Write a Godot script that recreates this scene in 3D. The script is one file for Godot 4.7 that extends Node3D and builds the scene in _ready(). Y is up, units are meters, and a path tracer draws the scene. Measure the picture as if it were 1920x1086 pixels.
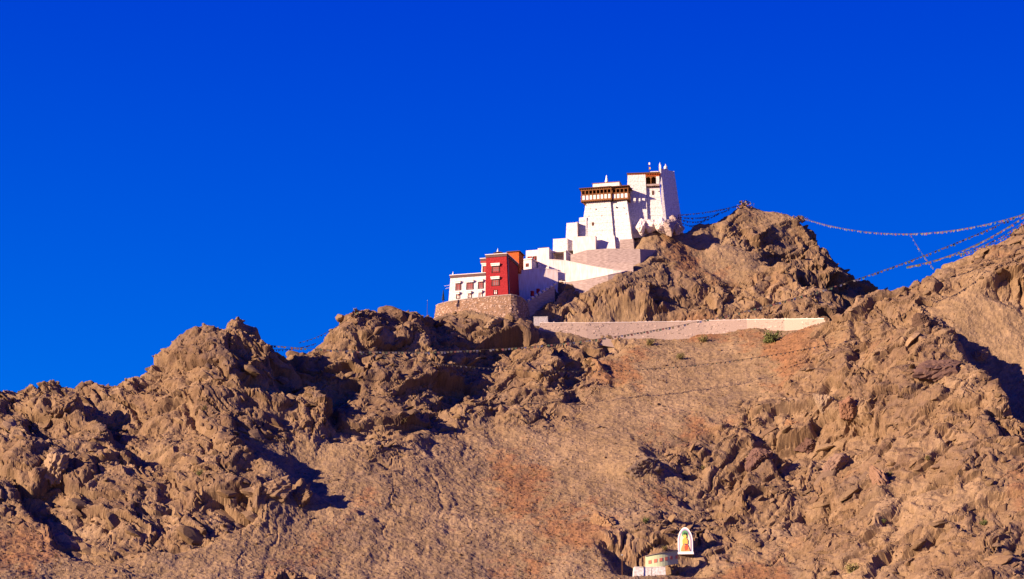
extends Node3D
# A white and red hilltop monastery above a bare rocky bowl, low sun from the left, deep blue sky.

const FOCAL := 3200.0                  # focal length in pixels of a 1920 wide picture
const PITCH := 14.0
const EYE := Vector3(0, 2, 0)
const SUN_LEFT := 60.0                 # degrees the sun stands left of the line from the hill to the viewer
const SUN_UP := 17.0

const DETAIL := 1.0                    # 1 = full terrain mesh

var M := {}
var taken := {}

# ------------------------------------------------------------------ start
func _ready():
	var t0 := Time.get_ticks_msec()
	camera_and_light()
	materials()
	terrain()
	print("terrain ", Time.get_ticks_msec() - t0)
	buildings()
	print("buildings ", Time.get_ticks_msec() - t0)
	rocks_and_plants()
	print("rocks ", Time.get_ticks_msec() - t0)
	flags()
	shrine()
	print("all ", Time.get_ticks_msec() - t0)

func camera_and_light():
	var cam := Camera3D.new()
	cam.name = "camera"
	cam.fov = rad_to_deg(2.0 * atan(543.0 / FOCAL))
	cam.near = 1.0
	cam.far = 12000.0
	add_child(cam)
	cam.position = EYE
	cam.rotation_degrees = Vector3(PITCH, 0, 0)
	cam.current = true
	var sun := DirectionalLight3D.new()
	sun.name = "sun"
	sun.light_energy = 1.6
	sun.light_color = Color(1.0, 0.88, 0.76)
	sun.light_angular_distance = 0.5
	sun.shadow_enabled = true
	add_child(sun)
	var a := deg_to_rad(SUN_LEFT)
	var e := deg_to_rad(SUN_UP)
	var to_sun := Vector3(-sin(a) * cos(e), sin(e), cos(a) * cos(e))
	sun.look_at_from_position(to_sun * 100.0, Vector3.ZERO, Vector3.UP)
	var exposure := 2.45
	var sky_mat := ProceduralSkyMaterial.new()
	sky_mat.sky_top_color = Color(0.0, 0.004 / exposure, 0.58 / exposure).linear_to_srgb()
	sky_mat.sky_horizon_color = Color(0.0, 0.285 / exposure, 1.03 / exposure).linear_to_srgb()
	sky_mat.sky_curve = 0.175
	sky_mat.ground_horizon_color = Color(0.16, 0.11, 0.07).linear_to_srgb()
	sky_mat.ground_bottom_color = Color(0.12, 0.08, 0.05).linear_to_srgb()
	sky_mat.sun_angle_max = 0.6
	var sky := Sky.new()
	sky.sky_material = sky_mat
	var env := Environment.new()
	env.background_mode = Environment.BG_SKY
	env.sky = sky
	env.tonemap_mode = Environment.TONE_MAPPER_LINEAR
	env.tonemap_exposure = exposure
	env.sdfgi_enabled = true
	env.ssao_enabled = true
	env.ssil_enabled = true
	var we := WorldEnvironment.new()
	we.name = "world_environment"
	we.environment = env
	add_child(we)

# ------------------------------------------------------------------ helpers
func at(px: float, py: float, depth: float) -> Vector3:
	var p := deg_to_rad(PITCH)
	var v := (543.0 - py) / FOCAL
	return EYE + depth * Vector3((px - 960.0) / FOCAL, sin(p) + v * cos(p), -cos(p) + v * sin(p))

func pix(w: Vector3) -> Vector3:
	var p := deg_to_rad(PITCH)
	var q := w - EYE
	var d := q.y * sin(p) - q.z * cos(p)
	return Vector3(960.0 + FOCAL * q.x / d, 543.0 - FOCAL * (q.y * cos(p) + q.z * sin(p)) / d, d)

func numbered(called: String) -> String:
	var n: int = taken.get(called, 0)
	taken[called] = n + 1
	return called if n == 0 else "%s_%03d" % [called, n]

func tag(o: Node3D, label: String, category: String, group := "", kind := ""):
	o.set_meta("label", label)
	if category: o.set_meta("category", category)
	if group: o.set_meta("group", group)
	if kind: o.set_meta("kind", kind)

func thing(called: String, label: String, category: String, where := Vector3.ZERO, yaw := 0.0, group := "") -> Node3D:
	var o := Node3D.new()
	o.name = numbered(called)
	add_child(o)
	o.position = where
	o.rotation_degrees.y = -yaw
	tag(o, label, category, group)
	return o

func mb() -> SurfaceTool:
	var st := SurfaceTool.new()
	st.begin(Mesh.PRIMITIVE_TRIANGLES)
	return st

func put(st: SurfaceTool, called: String, mat: Material, parent: Node = null) -> MeshInstance3D:
	var o := MeshInstance3D.new()
	o.mesh = st.commit()
	o.material_override = mat
	if parent == null:
		o.name = numbered(called)
		add_child(o)
	else:
		o.name = called
		parent.add_child(o, true)
	return o

func quad(st: SurfaceTool, a: Vector3, b: Vector3, c: Vector3, d: Vector3):
	for p in [a, b, c, a, c, d]:
		st.add_vertex(p)

# box from corner a to corner b
func box(st: SurfaceTool, a: Vector3, b: Vector3):
	hexa(st, [Vector3(a.x, a.y, b.z), Vector3(b.x, a.y, b.z), Vector3(b.x, a.y, a.z), Vector3(a.x, a.y, a.z)],
		[Vector3(a.x, b.y, b.z), Vector3(b.x, b.y, b.z), Vector3(b.x, b.y, a.z), Vector3(a.x, b.y, a.z)])

# prism between two rings (counter-clockwise seen from above: front-left, front-right, back-right, back-left)
func hexa(st: SurfaceTool, lo: Array, hi: Array):
	var n := lo.size()
	for i in n:
		var j := (i + 1) % n
		quad(st, lo[i], hi[i], hi[j], lo[j])
	for i in range(1, n - 1):
		st.add_vertex(hi[0]); st.add_vertex(hi[i + 1]); st.add_vertex(hi[i])
		st.add_vertex(lo[0]); st.add_vertex(lo[i]); st.add_vertex(lo[i + 1])

func ring_at(lo: Array, hi: Array, t: float, shrink := 0.0) -> Array:
	var out := []
	var mid := Vector3.ZERO
	for i in lo.size():
		out.append(lo[i].lerp(hi[i], t))
		mid += out[i]
	mid /= lo.size()
	if shrink != 0.0:
		for i in out.size():
			var d: Vector3 = out[i] - mid
			out[i] = mid + d * (1.0 - shrink / maxf(d.length(), 0.1))
	return out

# battered wall laid up in courses, with fine recessed joints and courses that do not quite line up
func courses(st: SurfaceTool, lo: Array, hi: Array, n: int, rng: RandomNumberGenerator, joint := 0.05, wobble := 0.02):
	for k in n:
		var t0 := float(k) / n
		var t1 := float(k + 1) / n
		var w := rng.randf_range(0.0, wobble)
		var edge := 0.06 / n
		hexa(st, ring_at(lo, hi, t0 + edge if k > 0 else t0, w), ring_at(lo, hi, t1 - edge, w))
		if k < n - 1:
			hexa(st, ring_at(lo, hi, t1 - edge * 1.5, w + joint), ring_at(lo, hi, t1 + edge * 1.5, w + joint))

func tube(st: SurfaceTool, a: Vector3, b: Vector3, r0: float, r1: float, n := 6):
	var d := (b - a).normalized()
	var s := d.cross(Vector3(0.31, 0.2, 0.93)).normalized()
	var q := d.cross(s)
	var lo := []
	var hi := []
	for i in n:
		var g := TAU * i / n
		lo.append(a + (s * cos(g) + q * sin(g)) * r0)
		hi.append(b + (s * cos(g) + q * sin(g)) * r1)
	hexa(st, lo, hi)

func lathe(st: SurfaceTool, at_: Vector3, prof: Array, n := 10):
	for k in prof.size() - 1:
		for i in n:
			var g0 := TAU * i / n
			var g1 := TAU * (i + 1) / n
			var a := at_ + Vector3(cos(g0) * prof[k][0], prof[k][1], sin(g0) * prof[k][0])
			var b := at_ + Vector3(cos(g1) * prof[k][0], prof[k][1], sin(g1) * prof[k][0])
			var c := at_ + Vector3(cos(g1) * prof[k + 1][0], prof[k + 1][1], sin(g1) * prof[k + 1][0])
			var d := at_ + Vector3(cos(g0) * prof[k + 1][0], prof[k + 1][1], sin(g0) * prof[k + 1][0])
			quad(st, a, b, c, d)

func lin(r: float, g: float, b: float) -> Color:
	return Color(r, g, b).linear_to_srgb()

func noise_tex(seed_: int, freq: float, lo: Color, hi: Color, octaves := 4, size := 256) -> NoiseTexture2D:
	var n := FastNoiseLite.new()
	n.seed = seed_
	n.frequency = freq
	n.fractal_octaves = octaves
	var g := Gradient.new()
	g.set_color(0, lo)
	g.set_color(1, hi)
	var t := NoiseTexture2D.new()
	t.width = size
	t.height = size
	t.seamless = true
	t.noise = n
	t.color_ramp = g
	return t

func mat(c: Color, rough := 0.9, tex: Texture2D = null, scale := Vector3(0.2, 0.2, 0.2)) -> StandardMaterial3D:
	var m := StandardMaterial3D.new()
	m.albedo_color = c
	m.roughness = rough
	m.metallic_specular = 0.25
	m.cull_mode = BaseMaterial3D.CULL_DISABLED
	if tex:
		m.albedo_texture = tex
		m.uv1_triplanar = true
		m.uv1_world_triplanar = true
		m.uv1_scale = scale
	return m

func materials():
	var grain := noise_tex(3, 0.03, Color(0.72, 0.70, 0.68), Color(1, 1, 1), 5)
	var fine := noise_tex(4, 0.06, Color(0.55, 0.52, 0.5), Color(1, 1, 1), 5)
	var streak := noise_tex(5, 0.02, Color(0.88, 0.81, 0.77), Color(1, 1, 1), 4)
	var ground := StandardMaterial3D.new()
	ground.vertex_color_use_as_albedo = true
	ground.roughness = 0.95
	ground.metallic_specular = 0.15
	ground.cull_mode = BaseMaterial3D.CULL_DISABLED
	ground.albedo_texture = noise_tex(8, 0.05, Color(0.74, 0.72, 0.70), Color(1, 1, 1), 5, 512)
	ground.uv1_triplanar = true
	ground.uv1_world_triplanar = true
	ground.uv1_scale = Vector3(0.11, 0.11, 0.11)
	M.ground = ground
	M.stone = ground.duplicate()
	M.white = mat(lin(0.80, 0.76, 0.74), 0.9, grain, Vector3(0.25, 0.25, 0.25))
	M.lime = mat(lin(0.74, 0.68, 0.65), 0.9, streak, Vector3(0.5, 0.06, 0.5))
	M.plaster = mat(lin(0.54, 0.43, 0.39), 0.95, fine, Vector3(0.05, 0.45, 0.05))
	M.red = mat(lin(0.36, 0.028, 0.034), 0.9, grain, Vector3(0.3, 0.3, 0.3))
	M.orange = mat(lin(0.55, 0.12, 0.03), 0.9, grain, Vector3(0.3, 0.3, 0.3))
	M.frieze = mat(lin(0.20, 0.12, 0.12), 0.95, fine, Vector3(0.6, 0.6, 0.6))
	M.coping = mat(lin(0.72, 0.62, 0.56), 0.9)
	M.frame = mat(lin(0.05, 0.02, 0.02), 0.8)
	M.lattice = mat(lin(0.30, 0.05, 0.045), 0.7)
	M.cloth = mat(lin(0.74, 0.66, 0.60), 0.95)
	M.pane = mat(lin(0.20, 0.11, 0.11), 0.35)
	M.dark = mat(lin(0.015, 0.012, 0.012), 0.8)
	M.wood = mat(lin(0.40, 0.17, 0.065), 0.8, fine, Vector3(0.5, 0.5, 0.5))
	M.wood_dark = mat(lin(0.09, 0.04, 0.02), 0.8)
	M.rubble = mat(lin(0.42, 0.27, 0.18), 0.95, noise_tex(6, 0.12, Color(0.5, 0.46, 0.42), Color(1, 1, 1), 3), Vector3(0.3, 0.45, 0.3))
	M.gold = mat(lin(0.55, 0.33, 0.08), 0.45)
	M.metal = mat(lin(0.35, 0.36, 0.36), 0.5)
	M.grey = mat(lin(0.45, 0.42, 0.44), 0.9, grain, Vector3(0.3, 0.3, 0.3))
	var leaf := StandardMaterial3D.new()
	leaf.vertex_color_use_as_albedo = true
	leaf.roughness = 0.9
	leaf.cull_mode = BaseMaterial3D.CULL_DISABLED
	M.leaf = leaf
	var flag := leaf.duplicate()
	flag.backlight = Color(0.35, 0.35, 0.35)
	M.flag = flag
	M.rope = mat(lin(0.05, 0.04, 0.035), 0.9)

# ------------------------------------------------------------------ terrain
# columns of the slope, each from its crest down: px, then [py, depth or slope down to here, rockiness]
var slopes := [
	[-420, [800, 322, 1.0], [950, 0.7, 1.0], [1086, 0.6, 0.5], [1250, 0.4, 0.2]],
	[-180, [765, 325, 1.0], [880, 0.75, 1.0], [1086, 0.6, 0.5], [1250, 0.4, 0.2]],
	[0, [716, 328, 1.0], [800, 0.75, 1.0], [900, 0.75, 1.0], [960, 0.7, 0.8], [1086, 0.5, 0.3], [1250, 0.4, 0.2]],
	[100, [702, 330, 1.0], [760, 1.2, 1.0], [850, 0.8, 1.0], [950, 0.7, 0.9], [1030, 0.6, 0.5], [1086, 0.5, 0.2], [1250, 0.4, 0.2]],
	[230, [706, 335, 1.0], [790, 0.9, 1.0], [900, 0.75, 1.0], [1000, 0.65, 0.8], [1086, 0.5, 0.2], [1250, 0.4, 0.2]],
	[330, [652, 337, 1.0], [720, 0.9, 1.0], [800, 311, 0.6], [900, 294, 0.9], [1000, 277, 0.6], [1086, 262, 0.2], [1250, 0.4, 0.2]],
	[455, [592, 340, 1.0], [680, 1.1, 1.0], [760, 319, 1.0], [850, 302, 0.5], [940, 289, 0.9], [1010, 277, 0.4], [1086, 263, 0.1], [1250, 0.4, 0.2]],
	[515, [650, 345, 1.0], [720, 0.9, 1.0]],
	[560, [656, 352, 1.0], [720, 0.8, 0.9], [800, 0.7, 0.8], [880, 306, 0.3], [960, 290, 0.2], [1086, 266, 0.3], [1250, 0.4, 0.2]],
	[600, [648, 354, 1.0]],
	[660, [606, 359, 1.0], [660, 1.0, 1.0], [740, 0.8, 0.9], [820, 316, 0.4], [920, 298, 0.1], [1086, 267, 0.25], [1250, 0.4, 0.2]],
	[760, [584, 371, 1.0], [650, 1.0, 1.0], [730, 0.8, 1.0], [810, 322, 0.7], [900, 304, 0.1], [1086, 269, 0.15], [1250, 0.4, 0.2]],
	[860, [606, 379, 0.9], [660, 0.9, 1.0], [750, 0.75, 0.9], [810, 0.65, 0.6], [900, 0.6, 0.05], [1086, 0.58, 0.1], [1250, 0.4, 0.2]],
	[960, [616, 380, 0.8], [680, 0.85, 1.0], [780, 0.7, 0.8], [840, 0.62, 0.2], [900, 0.6, 0.05], [1086, 0.58, 0.05], [1250, 0.4, 0.2]],
	[1060, [634, 379, 0.8], [700, 0.8, 0.9], [760, 0.62, 0.4], [900, 0.6, 0.0], [1086, 0.58, 0.1], [1250, 0.4, 0.2]],
	[1200, [643, 379.5, 0.2], [700, 0.62, 0.1], [800, 0.6, 0.0], [900, 0.6, 0.1], [1000, 0.6, 0.55], [1086, 0.6, 0.55], [1250, 0.4, 0.4]],
	[1330, [634, 381, 0.1], [700, 0.6, 0.1], [800, 0.6, 0.3], [870, 0.7, 0.8], [960, 0.7, 0.75], [1040, 0.65, 0.5], [1086, 0.6, 0.5], [1250, 0.4, 0.4]],
	[1450, [618, 379, 0.2], [700, 0.6, 0.2], [780, 0.65, 0.6], [850, 0.8, 0.95], [950, 0.7, 0.7], [1086, 0.65, 0.5], [1250, 0.4, 0.4]],
	[1550, [602, 367, 0.5], [680, 0.7, 0.6], [750, 0.8, 0.95], [850, 0.85, 1.0], [950, 0.7, 0.7], [1086, 0.6, 0.6], [1250, 0.4, 0.4]],
	[1640, [548, 360, 0.7], [600, 0.9, 0.7], [680, 0.8, 0.8], [760, 0.85, 1.0], [860, 0.75, 0.8], [960, 0.7, 0.6], [1086, 0.6, 0.7], [1250, 0.4, 0.4]],
	[1740, [506, 366, 0.6], [560, 0.9, 0.7], [610, 0.8, 0.8], [690, 0.75, 1.0], [790, 0.8, 0.8], [900, 0.7, 0.7], [1086, 0.6, 0.7], [1250, 0.4, 0.4]],
	[1820, [473, 367, 0.6], [550, 351, 0.6], [640, 338, 0.15], [720, 321, 0.3], [800, 300, 0.9], [900, 276, 0.7], [1086, 243, 0.7], [1250, 0.4, 0.4]],
	[1930, [408, 370, 0.8], [500, 353, 0.8], [600, 343, 0.4], [660, 335, 0.1], [760, 314, 0.2], [850, 287, 0.9], [950, 264, 0.7], [1086, 238, 0.7], [1250, 0.4, 0.4]],
	[2150, [330, 374, 0.8], [500, 352, 0.8], [640, 338, 0.4], [800, 308, 0.5], [950, 268, 0.7], [1086, 242, 0.7], [1250, 0.4, 0.4]],
	[2450, [280, 374, 0.8], [500, 350, 0.8], [750, 312, 0.6], [1086, 246, 0.7], [1250, 0.4, 0.4]],
]
# the hill the monastery stands on and the peak behind the road
var upper := [
	[860, [586, 390, 0.4]],
	[930, [576, 396, 0.4]],
	[990, [530, 402, 0.4], [560, 396, 0.4], [600, 388, 0.7]],
	[1040, [505, 408, 0.3], [550, 398, 0.4], [602, 388.5, 0.9]],
	[1100, [478, 416, 0.3], [543, 396.2, 0.4], [602, 388.5, 0.9]],
	[1145, [528, 395.8, 0.4]],
	[1180, [456, 418, 0.3], [500, 409, 0.3], [516, 397.5, 0.4], [602, 388.5, 0.9]],
	[1240, [434, 417.5, 0.5], [470, 411.5, 0.4], [520, 402, 0.7], [600, 390, 0.7]],
	[1300, [424, 425, 0.4], [480, 415, 0.4], [540, 402, 0.8], [598, 390, 0.8]],
	[1395, [388, 436, 0.6], [440, 424, 0.5], [500, 411, 0.35], [560, 398, 0.7], [598, 389.5, 0.5]],
	[1450, [404, 437, 0.5]],
	[1500, [436, 438, 0.8], [470, 425, 0.8], [540, 406, 0.9], [596, 388, 0.9]],
	[1560, [482, 440, 0.9], [540, 420, 0.9], [594, 398, 0.9]],
	[1630, [545, 446, 0.8]],
	[1720, [590, 446, 0.8]],
]
# crags and spurs that stand out of the slope: crest on the picture, height, width on the sunny and on the far side
var ribs := [
	[[[40, 726], [110, 738], [150, 768], [200, 830], [290, 920]], 5.5, 16.0, 4.0],
	[[[0, 770], [70, 850], [100, 900]], 3.5, 12.0, 4.0],
	[[[190, 880], [250, 960], [270, 1000]], 2.5, 12.0, 4.0],
	[[[455, 625], [505, 665], [525, 720], [530, 780]], 5.5, 16.0, 3.0],
	[[[545, 700], [585, 715], [605, 760], [600, 800]], 6.0, 9.0, 3.0],
	[[[390, 645], [430, 700], [480, 760]], 2.5, 10.0, 4.0],
	[[[360, 820], [470, 870], [540, 900], [590, 940]], 4.5, 18.0, 4.0],
	[[[640, 622], [668, 645], [676, 670]], 2.5, 8.0, 2.0],
	[[[755, 592], [790, 622], [812, 660], [805, 690]], 5.0, 11.0, 3.0],
	[[[690, 606], [700, 650]], 1.5, 6.0, 2.0],
	[[[835, 612], [855, 645], [845, 690]], 2.5, 7.0, 3.0],
	[[[780, 690], [822, 720], [838, 760]], 2.5, 12.0, 3.0],
	[[[1000, 628], [1036, 660], [1052, 722]], 5.0, 14.0, 2.5],
	[[[1090, 665], [1135, 702]], 4.0, 10.0, 2.5],
	[[[870, 740], [905, 770], [910, 800]], 2.5, 10.0, 3.0],
	[[[950, 770], [1003, 792]], 2.5, 10.0, 4.0],
	[[[1500, 414], [1525, 447], [1580, 502], [1630, 547]], 3.5, 12.0, 4.0],
	[[[1270, 480], [1340, 520], [1352, 570]], 2.5, 14.0, 4.0],
	[[[1560, 650], [1602, 700], [1592, 760], [1540, 820]], 4.0, 12.0, 4.0],
	[[[1660, 640], [1740, 604], [1790, 655], [1850, 725], [1920, 800], [2020, 900]], 8.0, 22.0, 5.0],
	[[[1370, 800], [1450, 840], [1482, 870]], 3.0, 12.0, 4.0],
	[[[1190, 830], [1218, 870], [1212, 900]], 2.5, 10.0, 3.0],
	# gullies
	[[[560, 668], [625, 720], [660, 775]], -3.5, 8.0, 9.0],
	[[[205, 735], [250, 800], [340, 895]], -2.5, 6.0, 9.0],
	[[[1805, 640], [1850, 685], [1920, 745], [2010, 810]], -6.0, 8.0, 11.0],
	[[[820, 612], [835, 655]], -2.5, 5.0, 5.0],
]
var gx0 := -330.0
var gz0 := -580.0
var gnx := 165
var gnz := 120
const GSTEP := 4.0
var hmap: PackedFloat32Array            # heights on a 1 m grid
var rmap: PackedFloat32Array            # rockiness on a 1 m grid
var hw := 0
var hh := 0
var verts: PackedVector3Array
var rocky: PackedFloat32Array
var rows := 0
var cols := 0
var zfirst := -212.0
var zlast := -470.0
const UMAX := 0.35

func down_column(px: float, steps: Array, out: Array):
	var p := at(px, steps[0][0], steps[0][1])
	out.append([p, steps[0][2]])
	for k in range(1, steps.size()):
		var dir := at(px, steps[k][0], 1.0) - EYE
		var s: float = steps[k][1]
		var t := s if s > 5.0 else (p.y - EYE.y + s * (p.z - EYE.z)) / (dir.y + s * dir.z)    # over 5 it is a depth
		p = EYE + dir * t
		out.append([p, steps[k][2]])

func sample(map: PackedFloat32Array, x: float, z: float) -> float:
	var fx := clampf(x - gx0, 0.0, hw - 1.001)
	var fz := clampf(z - gz0, 0.0, hh - 1.001)
	var ix := int(fx)
	var iz := int(fz)
	fx -= ix
	fz -= iz
	var k := iz * hw + ix
	var a := map[k] + (map[k + 1] - map[k]) * fx
	var b := map[k + hw] + (map[k + hw + 1] - map[k + hw]) * fx
	return a + (b - a) * fz

func height(x: float, z: float) -> float:
	return sample(hmap, x, z)

# where the sight line through a point of the picture meets the smooth slope
func hit(px: float, py: float, from_depth := 225.0) -> Vector3:
	var dir := at(px, py, 1.0) - EYE
	var d := from_depth
	while d < 520.0:
		var p := EYE + dir * d
		if p.y < height(p.x, p.z):
			for k in 8:
				p = EYE + dir * (d - 0.5 + k * 0.0625)
				if p.y < height(p.x, p.z):
					break
			return p
		d += 0.5
	return EYE + dir * 440.0

# where it meets the finished surface with all its rocks
func ground_at(px: float, py: float) -> Vector3:
	var p0 := hit(px, py)
	var best := p0
	var err := 1e9
	var c0 := int((p0.x / -p0.z + UMAX) / (2.0 * UMAX) * (cols - 1))
	var r0 := int((p0.z - zfirst) / (zlast - zfirst) * (rows - 1))
	for r in range(maxi(0, r0 - 34), mini(rows, r0 + 35)):
		for c in range(maxi(0, c0 - 12), mini(cols, c0 + 13)):
			var v := verts[r * cols + c]
			var q := pix(v)
			var e := absf(q.x - px) + absf(q.y - py) + q.z * 0.12
			if e < err:
				err = e
				best = v
	return best

func fnl(kind: int, seed_: int, octaves := 1) -> FastNoiseLite:
	var n := FastNoiseLite.new()
	n.noise_type = kind
	n.seed = seed_
	n.frequency = 1.0
	n.fractal_type = FastNoiseLite.FRACTAL_NONE if octaves == 1 else FastNoiseLite.FRACTAL_FBM
	n.fractal_octaves = octaves
	n.cellular_distance_function = FastNoiseLite.DISTANCE_EUCLIDEAN
	n.cellular_jitter = 1.0
	return n

func cell(seed_: int, what: int) -> FastNoiseLite:
	var n := fnl(FastNoiseLite.TYPE_CELLULAR, seed_)
	n.cellular_return_type = what
	return n

# level pads under the buildings: centre, half size, yaw, ground height
var pads := []

func terrain():
	var pts := []
	for col in slopes + upper:
		var first := pts.size()
		down_column(col[0], col.slice(1), pts)
		if not col in upper or col[0] > 1050:       # the far side falls away behind each crest
			var p: Vector3 = pts[first][0]
			if col in upper or col[0] < 800 or col[0] > 1600:
				pts.append([p + Vector3(0, -9, -14), 0.8])
				pts.append([p + Vector3(0, -32, -45), 0.6])
	for x in range(-300, 301, 75):
		pts.append([Vector3(x, 0, -150), 0.1])
		pts.append([Vector3(x, 2, -575), 0.1])
	# smooth surface through all those points
	var n := pts.size()
	var A := []
	for i in n:
		var row := PackedFloat64Array()
		row.resize(n + 3)
		for j in n:
			var dx: float = pts[i][0].x - pts[j][0].x
			var dz: float = pts[i][0].z - pts[j][0].z
			row[j] = sqrt(dx * dx + dz * dz + 9.0)
		row[i] += -0.02
		row[n] = pts[i][0].y
		row[n + 1] = pts[i][1]
		A.append(row)
	for i in n:
		var piv := i
		for j in range(i + 1, n):
			if absf(A[j][i]) > absf(A[piv][i]): piv = j
		var tmp = A[i]; A[i] = A[piv]; A[piv] = tmp
		var ri: PackedFloat64Array = A[i]
		for j in range(i + 1, n):
			var rj: PackedFloat64Array = A[j]
			var f := rj[i] / ri[i]
			if f != 0.0:
				for k in range(i, n + 2):
					rj[k] -= f * ri[k]
				A[j] = rj
	var wh := PackedFloat64Array(); wh.resize(n)
	var wr := PackedFloat64Array(); wr.resize(n)
	for i in range(n - 1, -1, -1):
		var ri: PackedFloat64Array = A[i]
		var s := ri[n]
		var q := ri[n + 1]
		for k in range(i + 1, n):
			s -= ri[k] * wh[k]
			q -= ri[k] * wr[k]
		wh[i] = s / ri[i]
		wr[i] = q / ri[i]
	var px := PackedFloat64Array()
	var pz := PackedFloat64Array()
	for p in pts:
		px.append(p[0].x)
		pz.append(p[0].z)
	var hi := Image.create(gnx, gnz, false, Image.FORMAT_RF)
	var rim := Image.create(gnx, gnz, false, Image.FORMAT_RF)
	for j in gnz:
		var z := gz0 + j * GSTEP
		for i in gnx:
			var x := gx0 + i * GSTEP
			var h := 0.0
			var r := 0.0
			for k in n:
				var dx := x - px[k]
				var dz := z - pz[k]
				var b := sqrt(dx * dx + dz * dz + 9.0)
				h += wh[k] * b
				r += wr[k] * b
			hi.set_pixel(i, j, Color(h, 0, 0))
			rim.set_pixel(i, j, Color(r, 0, 0))
	# a pixel of the coarse picture covers GSTEP metres round its centre
	hi.resize(gnx * 4, gnz * 4, Image.INTERPOLATE_CUBIC)
	rim.resize(gnx * 4, gnz * 4, Image.INTERPOLATE_CUBIC)
	hmap = hi.get_data().to_float32_array()
	rmap = rim.get_data().to_float32_array()
	hw = gnx * 4
	hh = gnz * 4
	gx0 -= GSTEP * 0.5 - 0.5
	gz0 -= GSTEP * 0.5 - 0.5
	var added := PackedFloat32Array()
	added.resize(hw * hh)
	var cut := PackedFloat32Array()
	cut.resize(hw * hh)
	for rib in ribs:
		var line := []
		for k in rib[0].size():              # the listed crest is where the finished rib shows, so its foot lies lower
			var swell: float = 0.3 + 0.7 * sin(PI * k / (rib[0].size() - 1.0))
			line.append(hit(rib[0][k][0], rib[0][k][1] + maxf(0.0, rib[1]) * swell * 7.5))
		var reach: float = maxf(rib[2], rib[3])
		var lo := Vector2(1e9, 1e9)
		var up := Vector2(-1e9, -1e9)
		for p in line:
			lo = lo.min(Vector2(p.x, p.z))
			up = up.max(Vector2(p.x, p.z))
		for iz in range(maxi(0, int(lo.y - reach - gz0)), mini(hh, int(up.y + reach - gz0) + 2)):
			for ix in range(maxi(0, int(lo.x - reach - gx0)), mini(hw, int(up.x + reach - gx0) + 2)):
				var q := Vector2(gx0 + ix, gz0 + iz)
				var best := 1e9
				var side := 0.0
				var along := 0.0
				for k in line.size() - 1:
					var a := Vector2(line[k].x, line[k].z)
					var b := Vector2(line[k + 1].x, line[k + 1].z)
					var t := clampf((q - a).dot(b - a) / maxf(0.01, (b - a).length_squared()), 0.0, 1.0)
					var d := q.distance_to(a.lerp(b, t))
					if d < best:
						best = d
						side = (b - a).cross(q - a)
						along = (k + t) / (line.size() - 1.0)
				var w: float = rib[2] if side > 0.0 else rib[3]
				if best < w:
					var f := 1.0 - best / w
					f = f * f * (3.0 - 2.0 * f) * 0.6 + f * 0.4
					f *= 0.3 + 0.7 * sin(along * PI)
					var kk := iz * hw + ix
					if rib[1] > 0.0: added[kk] = maxf(added[kk], rib[1] * f)
					else: cut[kk] = minf(cut[kk], rib[1] * f)
	for k in hw * hh:
		hmap[k] += added[k] + cut[k]
	plan_buildings()
	level_pads()
	fine_mesh()
	outer_mesh()

func level_pads():
	for pad in pads:
		var c: Vector3 = pad[0]
		var half: Vector2 = pad[1]
		var ca := cos(deg_to_rad(pad[2]))
		var sa := sin(deg_to_rad(pad[2]))
		var reach := half.length() + 4.0
		for iz in range(int(c.z - reach - gz0), int(c.z + reach - gz0) + 2):
			for ix in range(int(c.x - reach - gx0), int(c.x + reach - gx0) + 2):
				var dx := gx0 + ix - c.x
				var dz := gz0 + iz - c.z
				var lx := dx * ca + dz * sa
				var lz := -dx * sa + dz * ca
				var d := maxf(absf(lx) - half.x, absf(lz) - half.y)
				if d < 4.0:
					var k := iz * hw + ix
					var t := clampf(d / 4.0, 0.0, 1.0)
					var want := c.y
					if hmap[k] > want:
						hmap[k] = lerpf(want, hmap[k], t * t * (3.0 - 2.0 * t))
					rmap[k] = lerpf(0.15, rmap[k], t)

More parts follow.
